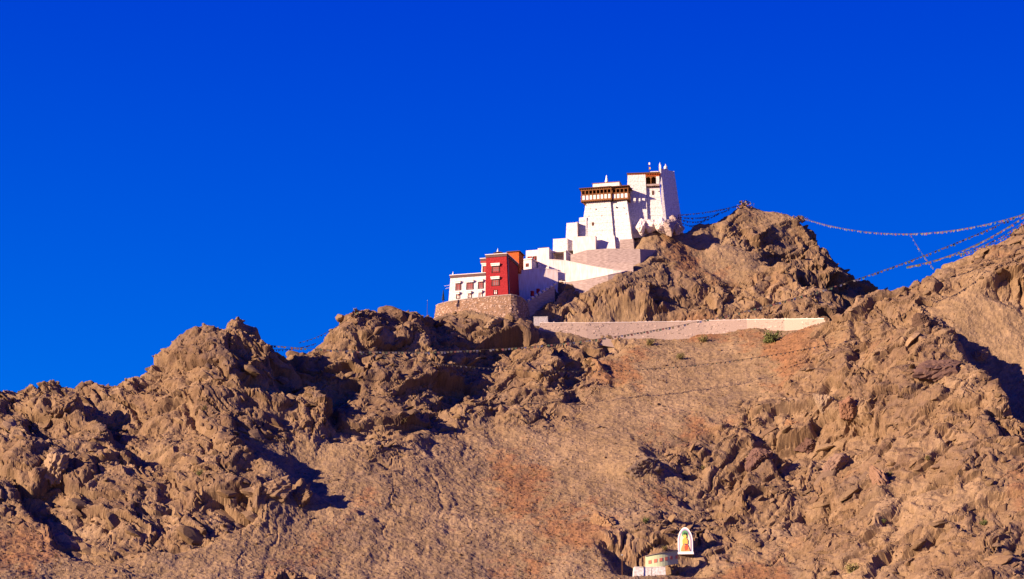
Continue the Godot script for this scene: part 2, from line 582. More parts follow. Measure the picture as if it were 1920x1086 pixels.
func fine_mesh():
	cols = int(860 * DETAIL)
	rows = int(1200 * DETAIL)
	var base := PackedFloat32Array()
	base.resize(rows * cols)
	rocky = PackedFloat32Array()
	rocky.resize(rows * cols)
	for r in rows:
		var z := lerpf(zfirst, zlast, float(r) / (rows - 1))
		for c in cols:
			var x := lerpf(-UMAX, UMAX, float(c) / (cols - 1)) * -z
			base[r * cols + c] = height(x, z)
	verts = PackedVector3Array()
	verts.resize(rows * cols)
	var color := PackedColorArray()
	color.resize(rows * cols)
	roll_dice()
	get_noises()
	var jobs := []
	jobs.resize(rows)
	var work := func(r: int): jobs[r] = fine_row(r, base)
	var id := WorkerThreadPool.add_group_task(work, rows)
	WorkerThreadPool.wait_for_group_task_completion(id)
	for r in rows:
		var job: Array = jobs[r]
		var vs: PackedVector3Array = job[0]
		var cs: PackedColorArray = job[1]
		var ms: PackedFloat32Array = job[2]
		for c in cols:
			verts[r * cols + c] = vs[c]
			color[r * cols + c] = cs[c]
			rocky[r * cols + c] = ms[c]
	var index := PackedInt32Array()
	index.resize((rows - 1) * (cols - 1) * 6)
	var k := 0
	for r in rows - 1:
		for c in cols - 1:
			var a := r * cols + c
			var b := a + cols
			if (r + c) % 2 == 0:
				index[k] = a; index[k + 1] = b; index[k + 2] = b + 1
				index[k + 3] = a; index[k + 4] = b + 1; index[k + 5] = a + 1
			else:
				index[k] = a; index[k + 1] = b; index[k + 2] = a + 1
				index[k + 3] = a + 1; index[k + 4] = b; index[k + 5] = b + 1
			k += 6
	var arr := []
	arr.resize(Mesh.ARRAY_MAX)
	arr[Mesh.ARRAY_VERTEX] = verts
	arr[Mesh.ARRAY_COLOR] = color
	arr[Mesh.ARRAY_INDEX] = index
	var am := ArrayMesh.new()
	am.add_surface_from_arrays(Mesh.PRIMITIVE_TRIANGLES, arr)
	var o := MeshInstance3D.new()
	o.name = "rocky_hill"
	o.mesh = am
	o.material_override = M.ground
	add_child(o)
	tag(o, "bare brown rocky hillside with crags round a bowl of scree", "", "", "structure")

var noises := {}
var dice: PackedFloat32Array           # random numbers of the rock facets, six for each cell of a 128 x 128 board

func roll_dice():
	var rng := RandomNumberGenerator.new()
	rng.seed = 77
	dice = PackedFloat32Array()
	dice.resize(128 * 128 * 5)
	for k in 128 * 128:
		dice[k * 5] = rng.randf()
		dice[k * 5 + 1] = rng.randf()
		dice[k * 5 + 2] = rng.randf()
		dice[k * 5 + 3] = rng.randf_range(-1, 1)
		dice[k * 5 + 4] = rng.randf_range(-1, 1)

# broken rock: every cell of an uneven board is a tilted flat face at its own height. Returns height, nearness to the joint, the cell's own number
func facet(u: float, w: float, tilt: float) -> Vector3:
	var iu := floori(u)
	var iw := floori(w)
	var f1 := 9.0
	var f2 := 9.0
	var h1 := 0.0
	var h2 := 0.0
	var id := 0.0
	for a in range(-1, 2):
		for b in range(-1, 2):
			var k := ((((iu + a) & 127) << 7) | ((iw + b) & 127)) * 5
			var du := u - (iu + a + dice[k])
			var dw := w - (iw + b + dice[k + 1])
			var f := du * du + dw * dw
			if f < f2:
				var h := dice[k + 2] - 0.5 + (dice[k + 3] * du + dice[k + 4] * dw) * tilt
				if f < f1:
					f2 = f1
					h2 = h1
					f1 = f
					h1 = h
					id = dice[k + 2]
				else:
					f2 = f
					h2 = h
	var e := sqrt(f2) - sqrt(f1)
	var t := 0.5 + 0.5 * minf(1.0, e / 0.2)
	return Vector3(h2 + (h1 - h2) * t, e, id)

func get_noises() -> Dictionary:
	if noises.is_empty():
		noises = {
			"warp_a": fnl(FastNoiseLite.TYPE_SIMPLEX, 11, 2), "warp_b": fnl(FastNoiseLite.TYPE_SIMPLEX, 12, 2),
			"knob": cell(21, FastNoiseLite.RETURN_DISTANCE),
			"grit": fnl(FastNoiseLite.TYPE_SIMPLEX, 38, 1),
			"big": fnl(FastNoiseLite.TYPE_SIMPLEX, 31, 3), "rough": fnl(FastNoiseLite.TYPE_SIMPLEX, 32, 4), "fine": fnl(FastNoiseLite.TYPE_SIMPLEX, 33, 2),
			"rill": fnl(FastNoiseLite.TYPE_SIMPLEX, 34, 2), "tint": fnl(FastNoiseLite.TYPE_SIMPLEX, 35, 3), "tint2": fnl(FastNoiseLite.TYPE_SIMPLEX, 36, 4), "rust": fnl(FastNoiseLite.TYPE_SIMPLEX, 37, 3)}
	return noises

const C_SCREE := Color(0.290, 0.198, 0.112)
const C_ROCK := Color(0.243, 0.157, 0.090)
const C_VARNISH := Color(0.125, 0.078, 0.056)
const C_PALE := Color(0.364, 0.254, 0.157)
const C_RUST := Color(0.269, 0.112, 0.048)
const C_MAUVE := Color(0.212, 0.151, 0.111)

func fine_row(r: int, base: PackedFloat32Array) -> Array:
	var N := get_noises()
	var warp_a: FastNoiseLite = N.warp_a
	var warp_b: FastNoiseLite = N.warp_b
	var knob: FastNoiseLite = N.knob
	var grit: FastNoiseLite = N.grit
	var big: FastNoiseLite = N.big
	var rough: FastNoiseLite = N.rough
	var fine: FastNoiseLite = N.fine
	var rill: FastNoiseLite = N.rill
	var tint: FastNoiseLite = N.tint
	var tint2: FastNoiseLite = N.tint2
	var rust: FastNoiseLite = N.rust
	var vs := PackedVector3Array(); vs.resize(cols)
	var cs := PackedColorArray(); cs.resize(cols)
	var ms := PackedFloat32Array(); ms.resize(cols)
	var z := lerpf(zfirst, zlast, float(r) / (rows - 1))
	var dzr := (zlast - zfirst) / (rows - 1)
	var dxc := 2.0 * UMAX / (cols - 1) * -z
	for c in cols:
		var k := r * cols + c
		var x := lerpf(-UMAX, UMAX, float(c) / (cols - 1)) * -z
		var y := base[k]
		var gx := (base[k + (1 if c < cols - 1 else 0)] - base[k - (1 if c > 0 else 0)]) / (2.0 * dxc)
		var gz := (base[k + (cols if r < rows - 1 else 0)] - base[k - (cols if r > 0 else 0)]) / (2.0 * dzr)
		var nrm := Vector3(-gx, 1.0, -gz).normalized()
		var p := Vector3(x, y, z)
		var rk := sample(rmap, x, z)
		var bn := big.get_noise_3dv(p * 0.035)
		var m := smoothstep(0.30, 0.72, rk + 0.42 * bn)
		var wa := warp_a.get_noise_3dv(p * 0.09)
		var wb := warp_b.get_noise_3dv(p * 0.09)
		var q := p + Vector3(wa, wb, wa - wb) * 2.6
		var ro := rough.get_noise_3dv(p * 0.11)
		var d := 0.0
		var cr := 1.0
		var sv := 0.0
		var bv := 0.0
		var mv := 0.0
		if m > 0.01:
			var side := smoothstep(-46.0, -26.0, p.x)
			var lay := Vector3(lerpf(0.46, -0.5, side), 0.82, 0.36).normalized()
			var o := q - Vector3(-36, 80, -345)
			var s := o + lay * (o.dot(lay) * 1.3)
			# across and along the beds, on the slope
			var up := (o.y * 0.8 - o.z * 0.6)
			var ang := lerpf(-0.6, 0.62, side)
			var ca := cos(ang)
			var sa := sin(ang)
			var fu := o.x * ca + up * sa
			var fw := -o.x * sa + up * ca
			var A := facet(fu / 19.0 + 40.0, fw / 8.0 + 40.0, 0.75)
			var B := facet(fu / 7.0 + 71.3 + A.z * 7.0, fw / 3.2 + 63.7, 0.6)
			var C := facet(fu / 1.9 + 11.3, fw / 1.25 + 23.7 + B.z * 5.0, 0.45)
			bv = A.z * 2.0 - 1.0
			mv = B.z * 2.0 - 1.0
			sv = C.z * 2.0 - 1.0
			cr = smoothstep(0.0, 0.10, A.y)
			var mc := smoothstep(0.0, 0.12, B.y)
			var sc := smoothstep(0.0, 0.2, C.y)
			var kb := 0.5 - (knob.get_noise_3dv(s * 0.10) + 1.0)
			var jt := fw / 4.6 + wb * 0.55 + A.z * 3.0
			var jd := absf(jt - floorf(jt) - 0.5)
			var jn := smoothstep(0.07, 0.0, jd) * smoothstep(-0.15, 0.2, wa + bn * 0.5)
			d = m * (A.x * 3.3 + B.x * 1.05 + C.x * 0.26 - (1.0 - cr) * 0.8 - (1.0 - mc) * 0.35 - (1.0 - sc) * 0.10 + kb * 0.9 + ro * 1.3 - jn * 0.55 - 0.5)
		var loose := 1.0 - m
		var ri := absf(rill.get_noise_3d(x * 0.11 + wa * 0.25, 0.0, z * 0.016))
		var rills := smoothstep(-52.0, -38.0, x) * (1.0 - smoothstep(-12.0, 0.0, x)) * smoothstep(75.0, 60.0, y)
		var gully := clampf(1.0 - ri * 7.0, 0.0, 1.0) * (0.10 + 0.9 * rills)
		var wash := rill.get_noise_3d(x * 0.45 + 50.0, 3.0, z * 0.06 + x * 0.03)
		d += loose * (ro * 0.55 + wash * 0.07 - gully * 0.26 * (0.5 + wb))
		var out := p + nrm * d
		var fi := fine.get_noise_3dv(out * 0.7)
		var gr := grit.get_noise_3dv(out * 1.6)
		out += nrm * (fi * lerpf(0.10, 0.11, m) + gr * lerpf(0.07, 0.05, m))
		vs[c] = out
		ms[c] = m
		# what the surface is made of
		var tn := tint.get_noise_3dv(out * 0.05)
		var t2 := tint2.get_noise_3dv(out * 0.30)
		var col := C_SCREE.lerp(C_ROCK, m)
		col = col.lerp(C_PALE, clampf(tn * 0.8 + sv * 0.25 * m + 0.12, 0.0, 0.8))
		col = col.lerp(C_VARNISH, m * clampf(bv * 0.35 + mv * 0.4 + t2 * 0.7 - 0.15, 0.0, 0.85))
		col = col.lerp(C_MAUVE, clampf(-tn * 0.9 + t2 * 0.4 - 0.1, 0.0, 0.6))
		var ru := rust.get_noise_3dv(Vector3(p.x * 0.035, p.y * 0.02, p.z * 0.02))
		col = col.lerp(C_RUST, (1.0 - m) * clampf((ru - 0.16) * 2.0 + t2 * 0.7, 0.0, 0.6))
		var g := 1.0 + 0.22 * t2 + 0.22 * fi + 0.12 * gr
		cs[c] = Color(col.r * g, col.g * g, col.b * g)
	return [vs, cs, ms]

func outer_mesh():
	var st := mb()
	var n := 150
	var step := 7.0
	var grid := []
	for j in n:
		var line := []
		for i in n:
			var x := -520.0 + i * step
			var z := -900.0 + j * 6.2
			var cx := clampf(x, gx0 + 1, gx0 + hw - 2)
			var cz := clampf(z, gz0 + 1, gz0 + hh - 2)
			var y := height(cx, cz)
			var off := Vector2(x - cx, z - cz).length()
			y = lerpf(y, 0.0, smoothstep(0.0, 160.0, off))
			var inside := minf(UMAX - absf(x) / maxf(1.0, -z), minf((zfirst - z) / 200.0, (z - zlast) / 200.0))
			y -= 16.0 * smoothstep(-0.002, 0.05, inside)
			line.append(Vector3(x, maxf(y, -1.0) , z))
		grid.append(line)
	for j in n - 1:
		for i in n - 1:
			quad(st, grid[j][i], grid[j][i + 1], grid[j + 1][i + 1], grid[j + 1][i])
	var far := 6000.0
	var o := put(st, "terrain", M.outer if M.has("outer") else mat(lin(0.33, 0.20, 0.115), 0.95))
	tag(o, "brown hill slopes running on beyond the crags", "", "", "structure")
	var g := mb()
	quad(g, Vector3(-far, -0.6, -far), Vector3(far, -0.6, -far), Vector3(far, -0.6, far), Vector3(-far, -0.6, far))
	tag(put(g, "ground", mat(lin(0.30, 0.19, 0.11), 0.95)), "flat brown valley floor round the hill", "", "", "structure")

# ------------------------------------------------------------------ buildings
var road := [[1012, 606, 383], [1060, 606, 383], [1100, 606, 383], [1180, 605, 384], [1250, 604, 384.5], [1320, 602, 384.5], [1400, 600, 383.5], [1470, 599, 380], [1545, 598, 371]]
var road_foot := [613, 616, 621, 636, 637, 629, 617, 609, 604]

func pad_for(px: float, py: float, depth: float, yaw: float, x0: float, x1: float, z0: float, z1: float, lower := 0.4, force := false):
	var o := at(px, py, depth)
	var c := cos(deg_to_rad(yaw))
	var s := sin(deg_to_rad(yaw))
	var mx := (x0 + x1) * 0.5
	var mz := (z0 + z1) * 0.5
	pads.append([o + Vector3(mx * c - mz * s, -lower, mx * s + mz * c), Vector2((x1 - x0) * 0.5, (z1 - z0) * 0.5), yaw, force])

func plan_buildings():
	pad_for(953, 556, 386, 16, -16, 2, -12, 1.2, 0.9)
	pad_for(997, 508, 406, 16, -5, 1, -5, 0, 0.3)
	pad_for(1030, 507, 408, 16, -6, 1, -6, 0, 0.3)
	pad_for(1064, 486, 410, 16, -4, 2, -5, 0, 0.3)
	pad_for(1117, 472, 411, 14, -12, 1, -6, 0, 0.3)
	pad_for(1152, 440, 416, 14, -9, 5, -9, 0, 0.6)
	pad_for(1245, 428, 418.0, 7, -9, 4, -9, 0, 0.1)
	var sh := hit(1285, 1042)
	pads.append([sh + Vector3(-4.5, -4.2, 5.5), Vector2(6.0, 4.6), 0.0, false])
	for k in road.size() - 1:
		var a := at(road[k][0], road[k][1], road[k][2])
		var b := at(road[k + 1][0], road[k + 1][1], road[k + 1][2])
		var d := b - a
		var yaw := rad_to_deg(atan2(d.z, d.x))
		pads.append([(a + b) * 0.5 + Vector3(0, -0.35, -2.4), Vector2(Vector2(d.x, d.z).length() * 0.5 + 0.5, 1.6), yaw, true])

func block(parent: Node, called: String, m: Material, w: float, length: float, h: float, inset := [0.0, 0.0, 0.0, 0.0], foot := -1.2, n := 1, x_right := 0.0, z_front := 0.0) -> MeshInstance3D:
	var st := mb()
	var x0 := x_right - w
	var lo := [Vector3(x0, foot, z_front), Vector3(x_right, foot, z_front), Vector3(x_right, foot, z_front - length), Vector3(x0, foot, z_front - length)]
	var hi := [Vector3(x0 + inset[0], h, z_front - inset[2]), Vector3(x_right - inset[1], h, z_front - inset[2]), Vector3(x_right - inset[1], h, z_front - length + inset[3]), Vector3(x0 + inset[0], h, z_front - length + inset[3])]
	if n > 1:
		var rng := RandomNumberGenerator.new()
		rng.seed = called.hash() + int(w * 100)
		courses(st, lo, hi, n, rng)
	else:
		hexa(st, lo, hi)
	return put(st, called, m, parent)

func slab(parent: Node, called: String, m: Material, a: Vector3, b: Vector3) -> MeshInstance3D:
	var st := mb()
	box(st, a, b)
	return put(st, called, m, parent)

# black tapered surround, lattice, panes and, over the big ones, a whitewashed canopy with its cloth valance
func window(parent: Node, x: float, y0: float, y1: float, w: float, z: float, bars := 2, canopy := true, pane: Material = null):
	var st := mb()
	var t := 0.16
	var f := w * 0.06
	hexa(st, [Vector3(x - w / 2 - t - f, y0 - 0.1, z + 0.07), Vector3(x - w / 2, y0 - 0.1, z + 0.07), Vector3(x - w / 2, y0 - 0.1, z - 0.1), Vector3(x - w / 2 - t - f, y0 - 0.1, z - 0.1)],
		[Vector3(x - w / 2 - t, y1, z + 0.07), Vector3(x - w / 2, y1, z + 0.07), Vector3(x - w / 2, y1, z - 0.1), Vector3(x - w / 2 - t, y1, z - 0.1)])
	hexa(st, [Vector3(x + w / 2, y0 - 0.1, z + 0.07), Vector3(x + w / 2 + t + f, y0 - 0.1, z + 0.07), Vector3(x + w / 2 + t + f, y0 - 0.1, z - 0.1), Vector3(x + w / 2, y0 - 0.1, z - 0.1)],
		[Vector3(x + w / 2, y1, z + 0.07), Vector3(x + w / 2 + t, y1, z + 0.07), Vector3(x + w / 2 + t, y1, z - 0.1), Vector3(x + w / 2, y1, z - 0.1)])
	box(st, Vector3(x - w / 2 - t, y1, z - 0.1), Vector3(x + w / 2 + t, y1 + 0.12, z + 0.073))
	box(st, Vector3(x - w / 2 - t - f, y0 - 0.2, z - 0.1), Vector3(x + w / 2 + t + f, y0 - 0.1, z + 0.09))
	var frame := put(st, "window", M.frame, parent)
	var p := mb()
	box(p, Vector3(x - w / 2, y0 - 0.1, z - 0.1), Vector3(x + w / 2, y1, z + 0.012))
	put(p, "pane", pane if pane else M.pane, frame)
	for k in bars:
		var bx := x - w / 2 + w * (k + 0.5) / bars
		var b := mb()
		box(b, Vector3(bx - 0.07, y0 - 0.1, z), Vector3(bx + 0.07, y1, z + 0.05))
		put(b, "lattice_bar", M.lattice, frame)
	var rail := mb()
	box(rail, Vector3(x - w / 2, y0 + (y1 - y0) * 0.62, z), Vector3(x + w / 2, y0 + (y1 - y0) * 0.62 + 0.09, z + 0.06))
	put(rail, "lattice_rail", M.lattice, frame)
	if canopy:
		var e := 0.42 if w > 1.2 else 0.22
		var c := mb()
		box(c, Vector3(x - w / 2 - e * 0.8, y1 + 0.36, z - 0.1), Vector3(x + w / 2 + e * 0.8, y1 + 0.62, z + 0.55))
		put(c, "canopy", M.coping, frame)
		var v := mb()
		var n := 7
		for k in n:                                       # a gathered strip of cloth
			var xa := x - w / 2 - e * 0.65 + (w + e * 1.3) * k / n
			var xb := x - w / 2 - e * 0.65 + (w + e * 1.3) * (k + 1) / n
			var za := z + (0.44 if k % 2 == 0 else 0.40)
			var zb := z + (0.40 if k % 2 == 0 else 0.44)
			hexa(v, [Vector3(xa, y1 + 0.02, za), Vector3(xb, y1 + 0.02, zb), Vector3(xb, y1 + 0.02, zb - 0.03), Vector3(xa, y1 + 0.02, za - 0.03)],
				[Vector3(xa, y1 + 0.36, za), Vector3(xb, y1 + 0.36, zb), Vector3(xb, y1 + 0.36, zb - 0.03), Vector3(xa, y1 + 0.36, za - 0.03)])
		put(v, "valance", M.cloth, frame)
		var d := mb()
		box(d, Vector3(x - w / 2 - t, y1 + 0.12, z - 0.1), Vector3(x + w / 2 + t, y1 + 0.36, z + 0.24))
		put(d, "lintel", M.lattice, frame)

func finial(parent: Node, x: float, y: float, z: float, h: float, called := "finial"):
	var st := mb()
	lathe(st, Vector3(x, y, z), [[0.0, 0.0], [0.26 * h, 0.0], [0.26 * h, 0.12 * h], [0.16 * h, 0.16 * h], [0.2 * h, 0.34 * h], [0.1 * h, 0.46 * h], [0.13 * h, 0.58 * h], [0.05 * h, 0.7 * h], [0.04 * h, 0.92 * h], [0.0, h]])
	put(st, called, M.cloth, parent)

# frieze of stacked dark twigs under a pale coping round the top of a wall
func cornice(parent: Node, w: float, length: float, y: float, inset: Array, band := 0.55, over := 0.14, z_front := 0.0):
	var x0: float = -w + inset[0]
	var x1: float = -inset[1]
	var zf: float = z_front - inset[2]
	var zb: float = z_front - length + inset[3]
	slab(parent, "frieze", M.frieze, Vector3(x0 - over, y - band, zb - over), Vector3(x1 + over, y, zf + over))
	slab(parent, "coping", M.coping, Vector3(x0 - over - 0.1, y, zb - over - 0.1), Vector3(x1 + over + 0.1, y + 0.14, zf + over + 0.1))

# a wall that follows a line on the ground: top points on the picture with depth, and the row of the picture where its foot shows
func wall_line(called: String, label: String, m: Material, top: Array, foot: Array, thick := 0.8, batter := 0.12, coping := true, n := 0) -> Node3D:
	var pts := []
	for q in top:
		pts.append(at(q[0], q[1], q[2]))
	var node := thing(called, label, "wall", pts[pts.size() / 2])
	var o: Vector3 = node.position
	var st := mb()
	var cap := mb()
	for k in pts.size() - 1:
		var a: Vector3 = pts[k] - o
		var b: Vector3 = pts[k + 1] - o
		var ha: float = (at(top[k][0], foot[k], top[k][2]) - pts[k]).y - 3.0
		var hb: float = (at(top[k + 1][0], foot[k + 1], top[k + 1][2]) - pts[k + 1]).y - 3.0
		var back := Vector3(0, 0, -thick)
		var fa := Vector3(0, ha, -ha * batter)
		var fb := Vector3(0, hb, -hb * batter)
		hexa(st, [a + fa, b + fb, b + back + Vector3(0, hb, 0), a + back + Vector3(0, ha, 0)], [a, b, b + back, a + back])
		if coping:
			var up := Vector3(0, 0.12, 0)
			var ov := Vector3(0, 0.004, 0.08)
			hexa(cap, [a + ov, b + ov, b + back - ov + Vector3(0, 0.008, 0), a + back - ov + Vector3(0, 0.008, 0)], [a + ov + up, b + ov + up, b + back - ov + up, a + back - ov + up])
	put(st, "wall", m, node)
	if coping:
		put(cap, "coping", M.coping, node)
	return node

func buildings():
	var rng := RandomNumberGenerator.new()
	rng.seed = 5
	var at_red := at(953, 556, 386)
	# ---- red hall
	var red := thing("red_temple", "tall dark red temple block with white-canopied windows on the stone terrace", "temple", at_red, 16)
	var ri := [0.1, 0.55, 0.35, 0.3]
	block(red, "wall", M.red, 5.45, 10.0, 10.0, ri, -1.0)
	cornice(red, 5.45, 10.0, 10.15, ri, 0.6)
	window(red, -3.05, 6.0, 7.35, 1.5, -0.24, 3)
	window(red, -3.05, 2.9, 4.2, 1.5, -0.13, 3)
	window(red, -3.05, 0.85, 1.65, 0.62, -0.06, 1, false, M.cloth)
	var pipe := mb()
	tube(pipe, Vector3(0.02, 0.2, -1.0), Vector3(-0.42, 9.6, -1.0), 0.07, 0.07)
	put(pipe, "drain_pipe", M.metal, red)
	# small lantern pavilion on its roof
	var pav := thing("roof_pavilion", "small dark roofed pavilion with pale finial on the red temple roof", "pavilion", red.to_global(Vector3(-3.1, 10.29, -3.0)), 16)
	slab(pav, "wall", M.plaster, Vector3(-0.75, 0, -0.75), Vector3(0.75, 0.75, 0.75))
	var pr := mb()
	hexa(pr, [Vector3(-1.15, 0.75, 1.1), Vector3(1.15, 0.75, 1.1), Vector3(1.15, 0.75, -1.1), Vector3(-1.15, 0.75, -1.1)], [Vector3(-0.4, 1.15, 0.3), Vector3(0.4, 1.15, 0.3), Vector3(0.4, 1.15, -0.3), Vector3(-0.4, 1.15, -0.3)])
	put(pr, "roof", M.wood_dark, pav)
	finial(pav, -0.3, 1.15, 0, 0.95)
	# ---- white hall beside it
	var hall := thing("white_hall", "two-storey white hall with a row of red windows left of the red temple", "hall", red.to_global(Vector3(-5.5, 0, -0.35)), 16)
	var hi := [0.45, 0.0, 0.25, 0.3]
	block(hall, "wall", M.white, 8.9, 8.0, 5.9, hi, -1.0)
	cornice(hall, 8.9, 8.0, 6.0, [0.45, 0.2, 0.25, 0.3], 0.6)
	for wx in [-6.55, -3.75, -1.15]:
		window(hall, wx, 2.55, 3.95, 1.35 if wx == -3.75 else 1.0, -0.14, 3 if wx == -3.75 else 2)
		window(hall, wx, 0.55, 1.35, 0.6, -0.05, 1, true, M.cloth)
	finial(hall, -8.0, 6.14, -0.6, 0.95, "roof_finial")
	for k in 2:
		var pole := mb()
		tube(pole, Vector3(-8.6, 3.9 - k * 0.6, -0.6), Vector3(-10.0 + k * 0.3, 3.6 - k * 0.6, -0.2), 0.05, 0.04)
		put(pole, "water_spout", M.coping, hall)
	var upperhall := thing("upper_chamber", "small white rooftop chamber with carved cornice behind the white hall", "house", red.to_global(Vector3(-5.35, 6.14, -1.6)), 16)
	block(upperhall, "wall", M.white, 1.55, 4.5, 3.3, [0.1, 0.0, 0.1, 0.1], 0.0)
	cornice(upperhall, 1.55, 4.5, 3.55, [0.1, 0.1, 0.1, 0.1], 0.5, 0.3)
	slab(upperhall, "eave_beam", M.lattice, Vector3(-1.75, 2.6, -4.7), Vector3(-0.005, 3.0, 0.2))
	slab(upperhall, "eave_moulding", M.cloth, Vector3(-1.65, 2.35, -4.6), Vector3(-0.005, 2.596, 0.06))
	window(upperhall, -0.7, 0.4, 1.7, 0.75, -0.02, 1, false, M.lattice)
	# ---- stone terrace under both, rounded at its right end
	var ter := thing("stone_terrace", "curved rubble stone terrace wall carrying the red and white halls", "wall", at_red, 16)
	var line := [Vector3(-18.0, -0.9, -3.0), Vector3(-17.6, -0.85, -1.2), Vector3(-16.6, -0.8, -0.1), Vector3(-14, -0.55, 0.7), Vector3(-10, -0.35, 1.1), Vector3(-6, -0.2, 1.3), Vector3(-2, -0.1, 1.4), Vector3(1.0, -0.05, 1.2), Vector3(2.0, -0.1, 0.4), Vector3(2.6, -0.2, -0.9), Vector3(2.8, -0.3, -3.0), Vector3(2.9, -0.4, -7.0), Vector3(2.9, -0.5, -11.0)]
	var tw := mb()
	var tc := mb()
	for k in line.size() - 1:
		var a: Vector3 = line[k]
		var b: Vector3 = line[k + 1]
		var d := (b - a).normalized()
		var out := Vector3(-d.z, 0, d.x)
		if out.z < -0.2: out = -out
		var pa: Vector3 = line[maxi(0, k - 1)]
		var na := (b - pa).normalized()
		var oa := Vector3(-na.z, 0, na.x)
		var pb: Vector3 = line[mini(line.size() - 1, k + 2)]
		var nb := (pb - a).normalized()
		var ob := Vector3(-nb.z, 0, nb.x)
		var steps := 12
		for j in steps:
			var y0 := -8.0 * (j + 1) / steps
			var y1 := -8.0 * j / steps
			var w0 := 0.14 * -y0 + rng.randf_range(-0.04, 0.04)
			var w1 := 0.14 * -y1
			quad(tw, a + Vector3(0, y0, 0) + oa * w0, a + Vector3(0, y1, 0) + oa * w1, b + Vector3(0, y1, 0) + ob * w1, b + Vector3(0, y0, 0) + ob * w0)
		hexa(tc, [a + oa * 0.12, b + ob * 0.12, b - ob * 0.6, a - oa * 0.6], [a + oa * 0.12 + Vector3(0, 0.22, 0), b + ob * 0.12 + Vector3(0, 0.22, 0), b - ob * 0.6 + Vector3(0, 0.22, 0), a - oa * 0.6 + Vector3(0, 0.22, 0)])
	put(tw, "wall", M.rubble, ter)
	var face := mb()
	for k in line.size() - 1:
		var a: Vector3 = line[k]
		var b: Vector3 = line[k + 1]
		var d := (b - a).normalized()
		var out := Vector3(-d.z, 0, d.x)
		var cnt := int((b - a).length() / 0.5)
		for i in cnt:
			for j in 14:
				if rng.randf() < 0.25: continue
				var q := a.lerp(b, (i + rng.randf()) / cnt) + Vector3(0, -0.25 - j * 0.42 + rng.randf_range(-0.1, 0.1), 0)
				q += out * (0.14 * -(q.y - a.y) - 0.06)
				var sx := d * rng.randf_range(0.14, 0.30)
				var sy := Vector3(0, rng.randf_range(0.10, 0.2), 0)
				var sz := out * rng.randf_range(0.06, 0.2)
				var t := rng.randf_range(0.55, 1.25)
				face.set_color(Color(0.50 * t, 0.35 * t, 0.27 * t))
				hexa(face, [q - sx - sy + sz, q + sx - sy + sz, q + sx - sy - sz, q - sx - sy - sz], [q - sx * 0.8 + sy + sz * 0.7, q + sx * 0.85 + sy + sz * 0.7, q + sx + sy - sz, q - sx + sy - sz])
	put(face, "facing_stones", M.stone, ter).set_meta("kind", "stuff")
	put(tc, "coping", M.plaster, ter)
	# ---- houses behind
	var hut := thing("orange_house", "small orange walled house behind the red temple roof", "house", at(973, 500, 398), 16)
	block(hut, "wall", M.orange, 2.7, 4.0, 3.6, [0, 0, 0, 0])
	slab(hut, "roof", M.wood_dark, Vector3(-3.0, 3.6, -4.2), Vector3(0.3, 3.8, 0.3))
	var low := thing("low_white_house", "low white house with a small window right of the red temple", "house", at(997, 508, 406), 24)
	block(low, "wall", M.lime, 3.9, 5.0, 2.9, [0.05, 0.1, 0.1, 0])
	slab(low, "coping", M.coping, Vector3(-4.0, 2.9, -5.1), Vector3(0.1, 3.15, 0.1))
	window(low, -1.2, 1.35, 1.85, 0.4, -0.04, 1, false, M.dark)
	var tall := thing("tall_white_house", "tall weathered white house with brushwood on its roof edge", "house", at(1030, 507, 408), 16)
	block(tall, "wall", M.lime, 2.9, 5.0, 5.7, [0.05, 0.1, 0.1, 0])
	block(tall, "side_wing", M.lime, 3.2, 4.2, 5.6, [0.05, 0, 0.1, 0], -1.2, 1, -2.92, -0.9)
	window(tall, -5.1, 2.9, 3.9, 0.8, -0.93, 2, false, M.lattice)
	window(tall, -3.9, 2.7, 3.9, 0.6, -0.93, 1, false, M.dark)
	var brush := mb()
	for k in 46:
		var bx := -2.6 + rng.randf() * 2.4
		tube(brush, Vector3(bx, 5.72 + rng.randf() * 0.2, -0.3 - rng.randf() * 0.5), Vector3(bx + rng.randf_range(-0.4, 0.4), 5.75 + rng.randf() * 0.28, -0.05 - rng.randf() * 0.6), 0.03, 0.02, 4)
	put(brush, "brushwood", M.wood_dark, tall)
	var porch := thing("white_porch", "open fronted white porch room below the gallery tower", "house", at(1061, 487, 410), 22)
	slab(porch, "side_wall", M.lime, Vector3(-0.5, -1, -5), Vector3(0, 2.0, 0))
	slab(porch, "left_wall", M.lime, Vector3(-3.6, -1, -5), Vector3(-3.2, 2.0, -0.1))
	slab(porch, "back_wall", M.lime, Vector3(-3.2, -1, -3.0), Vector3(-0.5, 2.0, -2.6))
	slab(porch, "roof", M.lime, Vector3(-3.7, 2.0, -5.1), Vector3(0.1, 2.45, 0.15))
	slab(porch, "doorway", M.dark, Vector3(-1.5, -0.2, -2.598), Vector3(-0.7, 1.5, -2.55))
	var wb := thing("white_annex", "plain white block stepping up left of the gallery tower", "house", at(1064, 474, 414), 14)
	block(wb, "wall", M.white, 3.7, 4.5, 3.6, [0.15, 0, 0.1, 0], -1.5)
	slab(wb, "coping", M.coping, Vector3(-3.6, 3.6, -4.5), Vector3(0.05, 3.7, -0.05))
	var wt := thing("white_side_tower", "narrow white block with tan top corner against the gallery tower", "house", at(1083, 458, 415), 14)
	block(wt, "wall", M.white, 3.1, 4.5, 5.6, [0.35, 0.05, 0.2, 0], -1.5)
	block(wt, "corner_pier", M.plaster, 0.6, 4.0, 5.75, [0.05, 0, 0.2, 0], 2.0, 1, 0.05, -0.1)
	var an := thing("low_annex", "low white walled yard below the gallery tower", "house", at(1117, 472, 411.5), 14)
	block(an, "wall", M.lime, 5.6, 2.0, 4.0, [0.1, 0.05, 0.15, 0], -1.5)
	slab(an, "coping", M.coping, Vector3(-5.6, 4.0, -2.05), Vector3(0.0, 4.1, -0.1))
	gallery_tower(rng)
